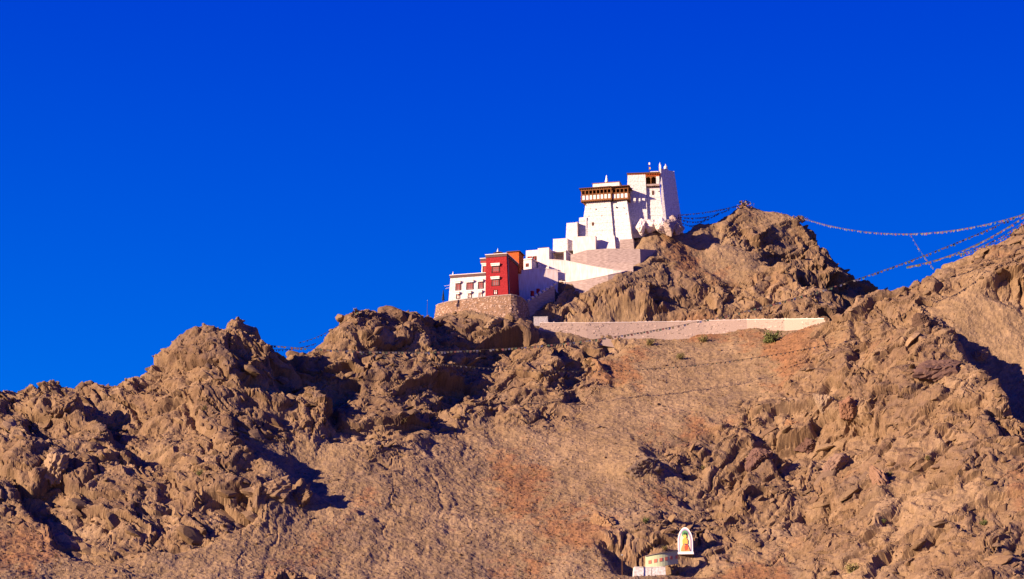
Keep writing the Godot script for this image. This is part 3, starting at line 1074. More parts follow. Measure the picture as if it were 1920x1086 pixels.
	upper_tower(rng)
	# ---- retaining walls
	wall_line("shaded_wall", "pale retaining wall right of the red temple, half in its shadow", M.lime, [[966, 509, 399.5], [1012, 503, 401.5], [1046, 507, 402]], [550, 548, 535])
	wall_line("whitewashed_wall", "long whitewashed wall running from the tall white house to the right", M.lime, [[1029, 487, 404.5], [1060, 489, 404], [1082, 494, 403.3], [1110, 500, 402.2], [1150, 507, 400.6], [1186, 511, 400.5]], [525, 534, 540, 540, 533, 520])
	wall_line("buttressed_wall", "lower pale wall streaked with pink mud below the whitewashed one", M.plaster, [[1038, 527, 402], [1064, 529, 400], [1100, 524, 398.5], [1140, 516, 397.5], [1165, 511, 398.5], [1192, 505, 404]], [541, 546, 545, 538, 530, 519], 0.8, 0.25)
	wall_line("upper_terrace_wall", "upper pinkish grey retaining wall below the towers", M.plaster, [[1070, 478, 409], [1100, 469, 408], [1140, 466, 407], [1200, 467, 406], [1258, 471, 414]], [500, 500, 500, 500, 484], 1.0, 0.15, false)
	wall_line("lower_terrace_wall", "lower pinkish grey retaining wall ending in a square corner", M.plaster, [[1076, 495, 404.5], [1120, 493, 403.2], [1160, 493, 402], [1187, 492, 401.2]], [515, 516, 517, 516], 4.0, 0.15, false)
	var rw := wall_line("road_wall", "long pale retaining wall of the road below the rocky peak", M.rubble.duplicate(), road, road_foot, 0.6, 0.2, true)
	(rw.get_child(0) as MeshInstance3D).material_override.albedo_color = lin(0.66, 0.52, 0.44)
	var rf := mb()
	for k in road.size() - 1:
		var a := at(road[k][0], road[k][1], road[k][2]) - rw.position
		var b := at(road[k + 1][0], road[k + 1][1], road[k + 1][2]) - rw.position
		var d := (b - a).normalized()
		var fall: float = (road_foot[k] - road[k][1] + 10.0) * 0.12
		for i in int((b - a).length() * 5.0):
			var q := a.lerp(b, rng.randf()) + Vector3(0, -0.1 - rng.randf() * fall, 0)
			q.z += (a.lerp(b, 0.5).y - q.y) * 0.2 - 0.02
			var sx := d * rng.randf_range(0.12, 0.36)
			var sy := Vector3(0, rng.randf_range(0.08, 0.2), 0)
			var sz := Vector3(0, 0, rng.randf_range(0.03, 0.12))
			var t := rng.randf_range(0.62, 1.15)
			rf.set_color(Color(0.60 * t, 0.46 * t, 0.38 * t))
			hexa(rf, [q - sx - sy + sz, q + sx - sy + sz, q + sx - sy - sz, q - sx - sy - sz], [q - sx * 0.8 + sy + sz * 0.7, q + sx * 0.85 + sy + sz * 0.7, q + sx + sy - sz, q - sx + sy - sz])
		for i in int((b - a).length() * 1.2):            # uneven stones along its top
			var q := a.lerp(b, rng.randf()) + Vector3(0, 0.12, -0.25)
			var sx := d * rng.randf_range(0.15, 0.4)
			var t := rng.randf_range(0.62, 1.1)
			rf.set_color(Color(0.56 * t, 0.43 * t, 0.35 * t))
			var h := Vector3(0, rng.randf_range(0.05, 0.28), 0)
			var w := Vector3(0, 0, 0.22)
			hexa(rf, [q - sx + w, q + sx + w, q + sx - w, q - sx - w], [q - sx * 0.7 + w * 0.7 + h, q + sx * 0.7 + w * 0.7 + h, q + sx * 0.7 - w + h, q - sx * 0.7 - w + h])
	put(rf, "facing_stones", M.stone, rw).set_meta("kind", "stuff")
	var rs := mb()
	for k in road.size() - 1:
		var a := at(road[k][0], road[k][1], road[k][2]) + Vector3(0, -0.15, -0.6)
		var b := at(road[k + 1][0], road[k + 1][1], road[k + 1][2]) + Vector3(0, -0.15, -0.6)
		quad(rs, a, a + Vector3(0, 0, -3.4), b + Vector3(0, 0, -3.4), b)
	tag(put(rs, "road", mat(lin(0.40, 0.28, 0.20), 0.95)), "narrow dirt road along the foot of the peak", "", "", "structure")
	var blk := thing("concrete_block", "pale grey concrete block at the left end of the road wall", "block", at(1027, 606, 384.5), 6)
	block(blk, "body", M.grey, 3.2, 2.0, 1.45, [0.02, 0.02, 0.02, 0.02], -0.6)
	slab(blk, "cap", M.grey, Vector3(-3.25, 1.45, -2.05), Vector3(0.05, 1.56, 0.05))
	stairs(rng)

func stairs(_rng):
	var a := at(984, 576, 390)
	var b := at(1040, 541, 396)
	var st := thing("stairway", "mauve stairway wall climbing beside the terrace", "stairs", a)
	var d := b - a
	var n := 14
	for k in n:
		var p := d * (float(k) / n)
		var q := d * (float(k + 1) / n)
		slab(st, "step", M.plaster, Vector3(p.x - 0.1, p.y - 3.0, q.z - 1.6), Vector3(q.x, p.y + 0.02, p.z - 0.3))
	var bal := mb()
	hexa(bal, [Vector3(0, -3.0, 0), d + Vector3(0, -3.0, 0), d + Vector3(0, -3.0, -0.3), Vector3(0, -3, -0.3)], [Vector3(0, 0.7, 0), d + Vector3(0, 0.7, 0), d + Vector3(0, 0.7, -0.3), Vector3(0, 0.7, -0.3)])
	put(bal, "balustrade", M.plaster, st)
	for k in 9:
		var p := d * (k / 8.0) + Vector3(0, 0.7, -0.15)
		var s := mb()
		lathe(s, p, [[0.0, 0.0], [0.14, 0.0], [0.14, 0.12], [0.2, 0.16], [0.36, 0.3], [0.42, 0.48], [0.36, 0.66], [0.2, 0.8], [0.0, 0.86]], 12)
		put(s, "ball_finial", M.white, st)
	var spots := [[998, 556, 392.5, 1.15, "lower and larger of two red prayer drums beside the stairway"], [1009, 550, 394, 0.95, "upper and smaller of two red prayer drums beside the stairway"]]
	for q in spots:
		var o := thing("prayer_drum", q[4], "drum", at(q[0], q[1], q[2]), 0, "red drums beside the stairway")
		var h: float = q[3]
		var c := mb()
		lathe(c, Vector3.ZERO, [[0.0, 0.0], [0.34, 0.0], [0.40, 0.1], [0.42, h * 0.5], [0.40, h - 0.1], [0.34, h], [0.0, h]], 12)
		put(c, "drum", M.red, o)
		var rm := mb()
		lathe(rm, Vector3(0, h * 0.98, 0), [[0.0, 0.0], [0.46, 0.0], [0.46, 0.08], [0.0, 0.1]], 12)
		put(rm, "rim", M.orange, o)
		var leg := mb()
		tube(leg, Vector3(0, -2.2, 0), Vector3(0, 0, 0), 0.16, 0.14, 8)
		put(leg, "post", M.plaster, o)

func gallery_bay(parent: Node, x0: float, x1: float, y: float, z: float, bays: int):
	# one straight stretch of the timber gallery, floor at y, front at z
	var h := 3.0
	slab(parent, "floor_beam", M.wood, Vector3(x0 - 0.15, y, z - 0.9), Vector3(x1 + 0.15, y + 0.32, z))
	for k in bays * 2 + 1:
		var jx := lerpf(x0, x1, k / (bays * 2.0))
		slab(parent, "joist_end", M.wood_dark, Vector3(jx - 0.1, y - 0.24, z - 0.8), Vector3(jx + 0.1, y - 0.003, z + 0.06))
	for k in bays + 1:
		var px := lerpf(x0, x1, float(k) / bays)
		slab(parent, "post", M.wood, Vector3(px - 0.09, y + 0.32, z - 0.24), Vector3(px + 0.09, y + h - 0.3, z - 0.06))
	slab(parent, "mid_rail", M.wood, Vector3(x0 - 0.1, y + 1.62, z - 0.2), Vector3(x1 + 0.1, y + 1.78, z - 0.01))
	slab(parent, "top_beam", M.wood, Vector3(x0 - 0.2, y + h - 0.3, z - 0.3), Vector3(x1 + 0.2, y + h - 0.05, z + 0.02))
	for k in bays:
		var xa := lerpf(x0, x1, float(k) / bays) + 0.16
		var xb := lerpf(x0, x1, float(k + 1) / bays) - 0.16
		slab(parent, "white_panel", M.cloth, Vector3(xa, y + 0.42, z - 0.2), Vector3(xb, y + 1.5, z - 0.15))
	for k in bays * 2 + 1:
		var rx := lerpf(x0, x1, k / (bays * 2.0))
		slab(parent, "rafter_end", M.wood, Vector3(rx - 0.09, y + h - 0.05, z - 0.6), Vector3(rx + 0.09, y + h + 0.15, z + 0.25))

func gallery_tower(rng):
	var t := thing("gallery_tower", "sloping white tower crowned by a brown timber gallery and gilt finial", "tower", at(1152, 441, 415), 14)
	# main body
	var body := mb()
	var w := 8.9
	courses(body, [Vector3(-w, -2.5, 0), Vector3(0, -2.5, 0), Vector3(0, -2.5, -9), Vector3(-w, -2.5, -9)], [Vector3(-w + 1.75, 9.3, -0.9), Vector3(-1.05, 9.3, -0.9), Vector3(-1.05, 9.3, -8.5), Vector3(-w + 1.75, 9.3, -8.5)], 12, rng, 0.06, 0.05)
	put(body, "wall", M.white, t)
	# buttress on the left
	block(t, "buttress", M.white, 2.3, 5.0, 5.2, [0.45, 0, 0.35, 0], -2.5, 7, -w + 2.0, 0.02)
	# right bay set back a little
	var bay := mb()
	courses(bay, [Vector3(-0.9, -3.5, -0.55), Vector3(4.6, -3.5, 0.0), Vector3(4.6, -3.5, -8), Vector3(-0.9, -3.5, -8)], [Vector3(-1.4, 9.1, -1.5), Vector3(3.0, 9.1, -1.1), Vector3(3.0, 9.1, -8), Vector3(-1.4, 9.1, -8)], 13, rng, 0.06, 0.05)
	put(bay, "side_bay", M.white, t)
	for q in [[-4.6, 6.9, 0.3, 0.3], [-5.4, 2.9, 0.5, 0.85], [-2.4, 7.3, 0.16, 0.16], [-6.4, 5.4, 0.16, 0.16], [-5.9, 7.2, 0.14, 0.14], [-3.2, 5.2, 0.14, 0.14]]:
		var zz: float = -0.9 * (q[1] + 2.5) / 11.8
		slab(t, "window_slit", M.wood_dark, Vector3(q[0] - q[2] / 2, q[1], zz - 0.4), Vector3(q[0] + q[2] / 2, q[1] + q[3], zz + 0.03))
	for q in [[0.4, 7.2, 0.22, 0.3], [2.3, 6.9, 0.16, 0.2], [2.9, 5.4, 0.14, 0.2]]:
		slab(t, "window_slit", M.wood_dark, Vector3(q[0] - q[2] / 2, q[1], -2.2), Vector3(q[0] + q[2] / 2, q[1] + q[3], -0.82))
	# plinth of rubble under the walls
	block(t, "plinth", M.lime, 9.2, 6, -0.1, [0.4, 0.5, 1.1, 0], -4.0, 4, 0.5, 1.3)
	block(t, "bay_plinth", M.plaster, 3.6, 6, -1.2, [0.1, 0.3, 0.2, 0], -4.5, 3, 4.9, 0.35)
	# timber gallery
	var g0 := -8.1
	gallery_bay(t, g0, -0.75, 9.2, -0.25, 8)
	gallery_bay(t, -0.55, 3.35, 9.2, -0.75, 4)
	slab(t, "gallery_side", M.wood, Vector3(g0 - 0.05, 9.52, -5.0), Vector3(g0 + 0.05, 11.0, -0.5))
	slab(t, "gallery_side", M.wood, Vector3(3.3, 9.52, -1.6), Vector3(3.4, 11.0, -0.95))
	for k in 3:
		slab(t, "side_post", M.wood, Vector3(3.3, 9.52, -2.6 - k * 1.1), Vector3(3.45, 11.9, -2.45 - k * 1.1))
	slab(t, "side_beam", M.wood, Vector3(3.2, 9.2, -5.5), Vector3(3.5, 9.515, -1.7))
	slab(t, "gallery_floor", M.wood_dark, Vector3(g0, 9.25, -6.0), Vector3(3.3, 9.45, -1.2))
	slab(t, "inner_wall", M.wood_dark, Vector3(g0 + 1.4, 9.46, -6.0), Vector3(2.0, 12.1, -2.4))
	var brace := mb()
	for k in 3:
		tube(brace, Vector3(g0 + 1.2 - k * 0.1, 8.3, -0.9), Vector3(g0 - 0.2 - k * 0.02, 9.2 + k * 0.7, -0.3 - k * 0.05), 0.09, 0.09, 4)
	put(brace, "corner_brace", M.wood, t)
	var roof := mb()
	hexa(roof, [Vector3(g0 - 0.55, 12.36, 0.22), Vector3(-0.62, 12.36, 0.22), Vector3(-0.62, 12.36, -6.6), Vector3(g0 - 0.75, 12.36, -6.6)], [Vector3(g0 - 0.5, 12.56, 0.15), Vector3(-0.62, 12.56, 0.15), Vector3(-0.62, 12.62, -6.6), Vector3(g0 - 0.65, 12.62, -6.6)])
	put(roof, "roof", M.wood_dark, t)
	var roof2 := mb()
	hexa(roof2, [Vector3(-0.61, 12.33, -0.05), Vector3(3.95, 12.33, -0.05), Vector3(3.95, 12.33, -6.5), Vector3(-0.61, 12.33, -6.5)], [Vector3(-0.61, 12.57, -0.15), Vector3(3.85, 12.57, -0.15), Vector3(3.85, 12.57, -6.5), Vector3(-0.61, 12.57, -6.5)])
	put(roof2, "roof", M.wood_dark, t)
	block(t, "attic", M.white, 6.8, 4.6, 14.0, [0.1, 0.1, 0.1, 0], 12.5, 1, 1.2, -1.6)
	slab(t, "attic_coping", M.wood, Vector3(-5.7, 14.0, -6.3), Vector3(1.25, 14.12, -1.6))
	var f := mb()
	lathe(f, Vector3(-2.3, 14.12, -3.0), [[0.0, 0.3], [0.36, 0.4], [0.44, 0.75], [0.28, 1.0], [0.32, 1.25], [0.2, 1.5], [0.18, 1.9], [0.05, 2.3], [0.0, 2.35]])
	put(f, "finial", M.cloth, t)
	var fb := mb()
	lathe(fb, Vector3(-2.3, 14.12, -3.0), [[0.0, 0.0], [0.6, 0.0], [0.55, 0.3], [0.3, 0.4], [0.0, 0.41]])
	put(fb, "finial_base", M.gold, t)

func upper_tower(rng):
	var t := thing("upper_tower", "highest white tower with a shaded balcony and a tall dark right flank", "tower", at(1245, 408, 418.0), 7)
	# left body, nearest the viewer
	var b := mb()
	courses(b, [Vector3(-9.6, -5, 0.35), Vector3(-3.9, -5, 0.35), Vector3(-3.9, -5, -8), Vector3(-9.6, -5, -8)], [Vector3(-8.75, 11.7, -0.75), Vector3(-4.35, 11.7, -0.75), Vector3(-4.35, 11.7, -8), Vector3(-8.75, 11.7, -8)], 16, rng, 0.05, 0.04)
	put(b, "left_wall", M.white, t)
	# front pier, its balcony storey is open
	var p := mb()
	courses(p, [Vector3(-4.4, -4, -0.3), Vector3(0.15, -4, -0.3), Vector3(0.15, -4, -8), Vector3(-4.4, -4, -8)], [Vector3(-4.6, 8.4, -1.2), Vector3(-1.0, 8.4, -1.2), Vector3(-1.0, 8.4, -8), Vector3(-4.6, 8.4, -8)], 13, rng, 0.05, 0.04)
	put(p, "front_wall", M.white, t)
	slab(t, "window_slit", M.wood_dark, Vector3(-2.85, 6.2, -1.6), Vector3(-2.4, 7.3, -0.98))
	slab(t, "window_slit", M.wood_dark, Vector3(-1.25, 7.0, -1.6), Vector3(-1.05, 7.2, -1.0))
	# balcony
	slab(t, "balcony_floor", M.plaster, Vector3(-4.5, 8.45, -3.5), Vector3(-0.9, 8.95, -0.7))
	for k in 8:
		slab(t, "joist_end", M.wood_dark, Vector3(-4.3 + k * 0.46, 8.2, -1.2), Vector3(-4.12 + k * 0.46, 8.447, -0.6))
	slab(t, "balcony_back", M.wood_dark, Vector3(-4.3, 8.96, -4.0), Vector3(-1.0, 11.4, -3.5))
	slab(t, "balcony_pier", M.white, Vector3(-1.75, 8.96, -3.5), Vector3(-0.95, 11.35, -0.85))
	slab(t, "post", M.wood, Vector3(-3.12, 8.96, -0.98), Vector3(-2.95, 10.9, -0.8))
	var arch := mb()
	for s in [[-4.3, -3.05], [-3.0, -1.75]]:
		for k in 6:
			var x0: float = lerpf(s[0], s[1], k / 6.0)
			var x1: float = lerpf(s[0], s[1], (k + 1) / 6.0)
			var d0 := absf(k / 6.0 - 0.5) * 2.0
			var d1 := absf((k + 1) / 6.0 - 0.5) * 2.0
			hexa(arch, [Vector3(x0, 10.85 - 0.45 * d0 * d0, -0.84), Vector3(x1, 10.85 - 0.45 * d1 * d1, -0.84), Vector3(x1, 10.85 - 0.45 * d1 * d1, -1.0), Vector3(x0, 10.85 - 0.45 * d0 * d0, -1.0)], [Vector3(x0, 11.0, -0.84), Vector3(x1, 11.0, -0.84), Vector3(x1, 11.0, -1.0), Vector3(x0, 11.0, -1.0)])
	put(arch, "arches", M.wood, t)
	slab(t, "balcony_beam", M.orange, Vector3(-4.3, 11.0, -1.05), Vector3(-0.95, 11.3, -0.7))
	for k in 9:
		slab(t, "rafter_end", M.orange, Vector3(-4.25 + k * 0.42, 11.3, -1.2), Vector3(-4.05 + k * 0.42, 11.55, -0.4))
	slab(t, "roof", M.wood_dark, Vector3(-8.95, 11.72, -8.2), Vector3(-4.4, 11.95, -0.5))
	slab(t, "roof", M.wood_dark, Vector3(-4.39, 11.56, -8.1), Vector3(-0.75, 11.9, -0.3))
	for k in 11:
		slab(t, "brick_dentil", M.orange, Vector3(-8.7 + k * 0.4, 11.5, -0.9), Vector3(-8.5 + k * 0.4, 11.71, -0.62))
	# right flank, taller and turned away from the sun
	var fl := mb()
	courses(fl, [Vector3(-0.2, -3, -0.1), Vector3(0.75, -3, -0.3), Vector3(4.6, -3, -4.0), Vector3(3.8, -3, -9.0), Vector3(-0.4, -3, -7.0)], [Vector3(-0.93, 13.2, -1.3), Vector3(-0.55, 13.2, -1.4), Vector3(2.7, 13.2, -4.6), Vector3(2.2, 13.2, -8.5), Vector3(-0.95, 13.2, -7.0)], 14, rng, 0.05, 0.03)
	put(fl, "flank_wall", M.white, t)
	slab(t, "flank_merlon", M.white, Vector3(-1.0, 12.0, -2.2), Vector3(-0.5, 14.0, -1.3))
	finial(t, -0.75, 14.0, -1.7, 0.9)
	var stp := mb()
	lathe(stp, Vector3(0.6, 13.2, -3.6), [[0.0, 0.0], [0.6, 0.0], [0.6, 0.35], [0.42, 0.45], [0.42, 0.6], [0.5, 0.9], [0.36, 1.15], [0.14, 1.2], [0.1, 1.7], [0.0, 1.75]], 10)
	put(stp, "stupa", M.white, t)
	for k in 4:
		slab(t, "parapet_stone", M.white, Vector3(1.0 + k * 0.45, 13.2, -4.6 - k * 0.45), Vector3(1.35 + k * 0.45, 13.4 + rng.randf() * 0.3, -4.2 - k * 0.45))
	slab(t, "roof_kerb", M.white, Vector3(-3.2, 11.95, -2.2), Vector3(-1.2, 12.5, -1.6))
	# flagpole with its two scraps of cloth
	var fp := thing("flagpole", "thin pole with tattered yellow flags on the highest tower", "flagpole", t.to_global(Vector3(-3.3, 11.95, -1.9)), 7)
	var pole := mb()
	tube(pole, Vector3.ZERO, Vector3(-0.3, 3.0, 0), 0.05, 0.03)
	put(pole, "pole", M.wood_dark, fp)
	for k in 2:
		slab(fp, "flag", [M.gold, M.cloth][k], Vector3(-0.2 - k * 0.1, 1.2 + k * 1.2, -0.02), Vector3(0.2 - k * 0.1, 1.75 + k * 1.2, 0.02))

# ------------------------------------------------------------------ rocks and plants
# a broken stone: a ball cut by random planes
func rock_mesh(seed_: int, planes := 15, squash := Vector3(1, 0.75, 0.9), n := 5, rough := 0.0) -> ArrayMesh:
	var rng2 := fnl(FastNoiseLite.TYPE_SIMPLEX, seed_, 3)
	var rng := RandomNumberGenerator.new()
	rng.seed = seed_
	var cuts := []
	for k in planes:
		var v := Vector3(rng.randfn(), rng.randfn(), rng.randfn()).normalized()
		cuts.append([v, rng.randf_range(0.42, 0.78)])
	var st := mb()
	for axis in 3:
		for s in [-1.0, 1.0]:
			var grid := []
			for i in n + 1:
				var line := []
				for j in n + 1:
					var a := (2.0 * i / n - 1.0)
					var b := (2.0 * j / n - 1.0)
					var v := Vector3(s, a, b * s) if axis == 0 else (Vector3(b, s, a * s) if axis == 1 else Vector3(a, b * s, s))
					v = v.normalized()
					var rad := 1.0
					for c in cuts:
						var dd: float = v.dot(c[0])
						if dd > 0.05: rad = minf(rad, c[1] / dd)
					v *= rad * (1.0 + rng2.get_noise_3dv(v * 3.0) * rough)
					line.append(v * squash)
				grid.append(line)
			for i in n:
				for j in n:
					quad(st, grid[i][j], grid[i + 1][j], grid[i + 1][j + 1], grid[i][j + 1])
	return st.commit()

var rock_shapes := []

func scatter(called: String, label: String, shape: Mesh, spots: Array, tints: Array, m: Material):
	var mm := MultiMesh.new()
	mm.transform_format = MultiMesh.TRANSFORM_3D
	mm.use_colors = true
	mm.mesh = shape
	mm.instance_count = spots.size()
	for k in spots.size():
		mm.set_instance_transform(k, spots[k])
		mm.set_instance_color(k, tints[k])
	var o := MultiMeshInstance3D.new()
	o.name = numbered(called)
	o.multimesh = mm
	o.material_override = m
	add_child(o)
	tag(o, label, "stones" if called != "dry_grass" else "grass", label.get_slice(" ", 0) + " ground cover", "stuff")

func boulder(px: float, py: float, size: Vector3, seed_: int, c: Color, label: String, sink := 0.35, turn := 0.0, called := "boulder", planes := 15):
	var p := ground_at(px, py)
	var o := MeshInstance3D.new()
	o.name = numbered(called)
	o.mesh = rock_mesh(seed_, planes, Vector3.ONE * 1.35, 14, 0.22)
	var m: StandardMaterial3D = M.rubble.duplicate()
	m.albedo_color = Color(c.r, c.g, c.b).linear_to_srgb()
	m.albedo_texture = M.ground.albedo_texture
	m.uv1_scale = Vector3(0.18, 0.18, 0.18)
	o.material_override = m
	add_child(o)
	o.transform = Transform3D(Basis.from_euler(Vector3(0.3, turn, turn * 0.4)) * Basis.from_scale(size * 0.5), p + Vector3(0, size.y * (0.5 - sink), -size.z * 0.2))
	tag(o, label, "boulder", "large rocks on the slopes")

func shrub(px: float, py: float, size: float, c: Color, label: String, seed_: int, n := 420):
	var p := ground_at(px, py)
	var rng := RandomNumberGenerator.new()
	rng.seed = seed_
	var o := thing("shrub", label, "shrub", p, 0, "shrubs on the bare slope")
	var stems := mb()
	var leaves := mb()
	for k in 9:
		var d := Vector3(rng.randf_range(-0.8, 0.8), 1.0, rng.randf_range(-0.5, 0.7)).normalized() * size * rng.randf_range(0.5, 0.95)
		tube(stems, Vector3(0, -0.3, 0), d * 0.9, 0.05, 0.02, 4)
		for j in n / 9:
			var q := d * rng.randf_range(0.25, 1.05) + Vector3(rng.randfn(), rng.randfn() * 0.7, rng.randfn()) * size * 0.16
			var u := Vector3(rng.randfn(), rng.randfn(), rng.randfn()).normalized() * size * 0.07
			var v := u.cross(Vector3(rng.randfn(), rng.randfn(), rng.randfn())).normalized() * size * 0.045
			var t := rng.randf_range(0.6, 1.35)
			leaves.set_color(Color(c.r * t, c.g * t, c.b * t))
			quad(leaves, q - u, q + v, q + u, q - v)
	put(stems, "stems", M.wood_dark, o)
	put(leaves, "foliage", M.leaf, o)

func rocks_and_plants():
	var rng := RandomNumberGenerator.new()
	rng.seed = 9
	for k in 5:
		rock_shapes.append(rock_mesh(100 + k, 13 + k, Vector3(1.3, 0.95, 1.15), 4))
	var spots := [[], [], [], [], []]
	var tints := [[], [], [], [], []]
	var grass := []
	var grass_tint := []
	for k in 20000:
		var r := rng.randi_range(2, rows - 3)
		var c := rng.randi_range(2, cols - 3)
		var id := r * cols + c
		var m := rocky[id]
		if rng.randf() > 0.25 + 0.75 * m: continue
		var p := verts[id]
		if near_walls(p): continue
		var size := 0.13 / pow(rng.randf() + 0.015, 0.5) * (0.6 + 0.4 * m)
		size = minf(size, 1.25)
		var b := Basis.from_euler(Vector3(rng.randf_range(-0.5, 0.5), rng.randf() * TAU, rng.randf_range(-0.5, 0.5))) * Basis.from_scale(Vector3(size * rng.randf_range(0.7, 1.5), size * rng.randf_range(0.5, 1.0), size))
		var s := rng.randi() % 5
		spots[s].append(Transform3D(b, p + Vector3(0, size * 0.12, 0)))
		var g := rng.randf_range(0.7, 1.2)
		var col := C_ROCK.lerp(C_PALE if rng.randf() < 0.5 else C_MAUVE, rng.randf() * 0.7)
		tints[s].append(Color(col.r * g, col.g * g, col.b * g))
	for s in 5:
		scatter("loose_stones", "loose angular brown stones lying all over the slopes", rock_shapes[s], spots[s], tints[s], M.stone)
	spots = [[], [], [], [], []]
	tints = [[], [], [], [], []]
	for k in 4600:
		var r := rng.randi_range(2, rows - 3)
		var c := rng.randi_range(2, cols - 3)
		var id := r * cols + c
		if rocky[id] < 0.55: continue
		var p := verts[id]
		if near_walls(p): continue
		var size := clampf(0.55 / pow(rng.randf() + 0.02, 0.42), 0.5, 2.4)
		var dip := lerpf(-0.6, 0.62, smoothstep(-46.0, -26.0, p.x)) + rng.randfn() * 0.22
		var b := Basis(Vector3(0, 0, 1), dip) * Basis(Vector3(1, 0, 0), rng.randf_range(-0.2, 0.7)) * Basis(Vector3.UP, rng.randfn() * 0.5) * Basis.from_scale(Vector3(size * rng.randf_range(0.9, 1.7), size * rng.randf_range(0.45, 0.8), size))
		var s := rng.randi() % 5
		spots[s].append(Transform3D(b, p + Vector3(0, -size * 0.12, -size * 0.25)))
		var g := rng.randf_range(0.75, 1.15)
		var col := C_ROCK.lerp([C_PALE, C_MAUVE, C_VARNISH, C_SCREE][rng.randi() % 4], rng.randf() * 0.7)
		tints[s].append(Color(col.r * g, col.g * g, col.b * g))
	for s in 5:
		scatter("outcrop_stones", "broken brown rock slabs sticking out of the crags", rock_shapes[s], spots[s], tints[s], M.stone)
	# low dry tufts on the scree
	var rust: FastNoiseLite = get_noises().rust
	for k in 30000:
		var r := rng.randi_range(2, rows - 3)
		var c := rng.randi_range(2, cols - 3)
		var id := r * cols + c
		if rocky[id] > 0.5: continue
		var p := verts[id]
		var ru := rust.get_noise_3dv(Vector3(p.x * 0.035, p.y * 0.02, p.z * 0.02))
		if ru < rng.randf_range(-0.35, 0.35) or near_walls(p): continue
		var size := rng.randf_range(0.12, 0.34)
		grass.append(Transform3D(Basis(Vector3.UP, rng.randf() * TAU) * Basis.from_scale(Vector3(size, size * 0.8, size)), p))
		var g := rng.randf_range(0.6, 1.2)
		var col := C_RUST.lerp(Color(0.20, 0.15, 0.06), rng.randf())
		grass_tint.append(Color(col.r * g, col.g * g, col.b * g))
	var tuft := mb()
	for k in 14:
		var a := rng.randf() * TAU
		var d := Vector3(cos(a) * rng.randf_range(0.3, 1.0), rng.randf_range(0.5, 1.1), sin(a) * rng.randf_range(0.3, 1.0))
		var w := Vector3(-sin(a), 0, cos(a)) * 0.22
		tuft.set_color(Color.WHITE)
		tuft.add_vertex(-w * 0.6); tuft.add_vertex(d); tuft.add_vertex(w * 0.6)
		tuft.add_vertex(d * 0.4 - w); tuft.add_vertex(d * 1.0 + w * 0.4); tuft.add_vertex(d * 0.5 + w)
	scatter("dry_grass", "low dry rust brown tufts on the scree", tuft.commit(), grass, grass_tint, M.leaf)
	var dark := C_VARNISH
	boulder(1518, 842, Vector3(6.0, 3.4, 4.5), 1, Color(0.15, 0.085, 0.065), "big dark brown angular block with a flat top on the right slope", 0.3, 0.5)
	boulder(1425, 862, Vector3(6.5, 4.5, 4.5), 2, Color(0.19, 0.11, 0.085), "cracked dark brown rock mass left of the flat-topped dark block", 0.4, 1.2, "boulder", 16)
	boulder(1765, 700, Vector3(9.5, 5.0, 5.0), 3, Color(0.175, 0.105, 0.082), "broad purplish brown slab beside the dark shadowed gully at right", 0.35, 0.2)
	boulder(1838, 675, Vector3(4.5, 3.4, 3.5), 4, Color(0.31, 0.20, 0.12), "rounded tan boulder on the lip of the shadowed gully", 0.3, 2.0)
	boulder(1732, 612, Vector3(3.2, 3.4, 3.0), 5, dark, "pointed dark rock on the crest above the shadowed gully", 0.25, 0.9, "boulder", 12)
	boulder(1592, 775, Vector3(4.2, 4.4, 3.4), 6, Color(0.27, 0.145, 0.09), "reddish rounded boulder at the foot of the right hand cliff", 0.35, 0.4)
	boulder(1548, 770, Vector3(3.4, 5.6, 2.6), 7, Color(0.34, 0.245, 0.165), "pale upright slab left of the reddish boulder", 0.3, 0.1, "boulder", 12)
	boulder(1487, 800, Vector3(3.6, 2.8, 3.0), 8, Color(0.33, 0.19, 0.10), "orange stained boulder above the flat-topped dark block", 0.4, 2.6)
	boulder(1700, 745, Vector3(2.6, 2.8, 2.4), 9, dark, "small dark rock below the broad purplish slab", 0.3, 1.4)
	boulder(1650, 905, Vector3(5.5, 2.6, 3.5), 10, Color(0.30, 0.18, 0.12), "long brown ledge rock low on the right slope", 0.4, 2.9)
	boulder(1570, 880, Vector3(5.5, 3.6, 3.5), 11, Color(0.28, 0.18, 0.13), "grey brown slab below the flat-topped dark block", 0.4, 0.8)
	boulder(505, 930, Vector3(7.5, 4.5, 4.5), 12, Color(0.33, 0.22, 0.13), "large pale boulder at the tip of the left spur", 0.4, 0.3)
	boulder(560, 940, Vector3(5.5, 5.0, 4.0), 13, C_ROCK, "brown end rock of the left spur, casting the long shadow", 0.4, 1.7)
	boulder(572, 800, Vector3(2.2, 1.8, 1.8), 14, C_ROCK, "small squarish boulder below the dark gully left of centre", 0.25, 0.5)
	boulder(925, 612, Vector3(4.2, 3.0, 3.0), 15, C_PALE, "pale boulder at the foot of the stone terrace", 0.4, 0.9)
	boulder(958, 603, Vector3(2.6, 2.4, 2.0), 16, C_ROCK, "squarish brown rock against the right end of the terrace", 0.3, 2.2)
	boulder(1212, 880, Vector3(6.0, 4.0, 4.0), 17, C_MAUVE, "grey brown outcrop rock low in the bowl right of centre", 0.45, 0.6)
	boulder(1135, 985, Vector3(4.0, 3.5, 3.0), 18, Color(0.34, 0.21, 0.115), "orange tan block above left of the rock painting", 0.4, 0.2)
	boulder(120, 770, Vector3(6.0, 5.0, 4.5), 19, C_ROCK, "brown crag top at far left beside the dark shadow", 0.45, 1.0, "boulder", 14)
	boulder(100, 880, Vector3(6.5, 6.0, 4.5), 20, C_PALE, "smooth pale rounded rock face on the far left slope", 0.5, 2.0)
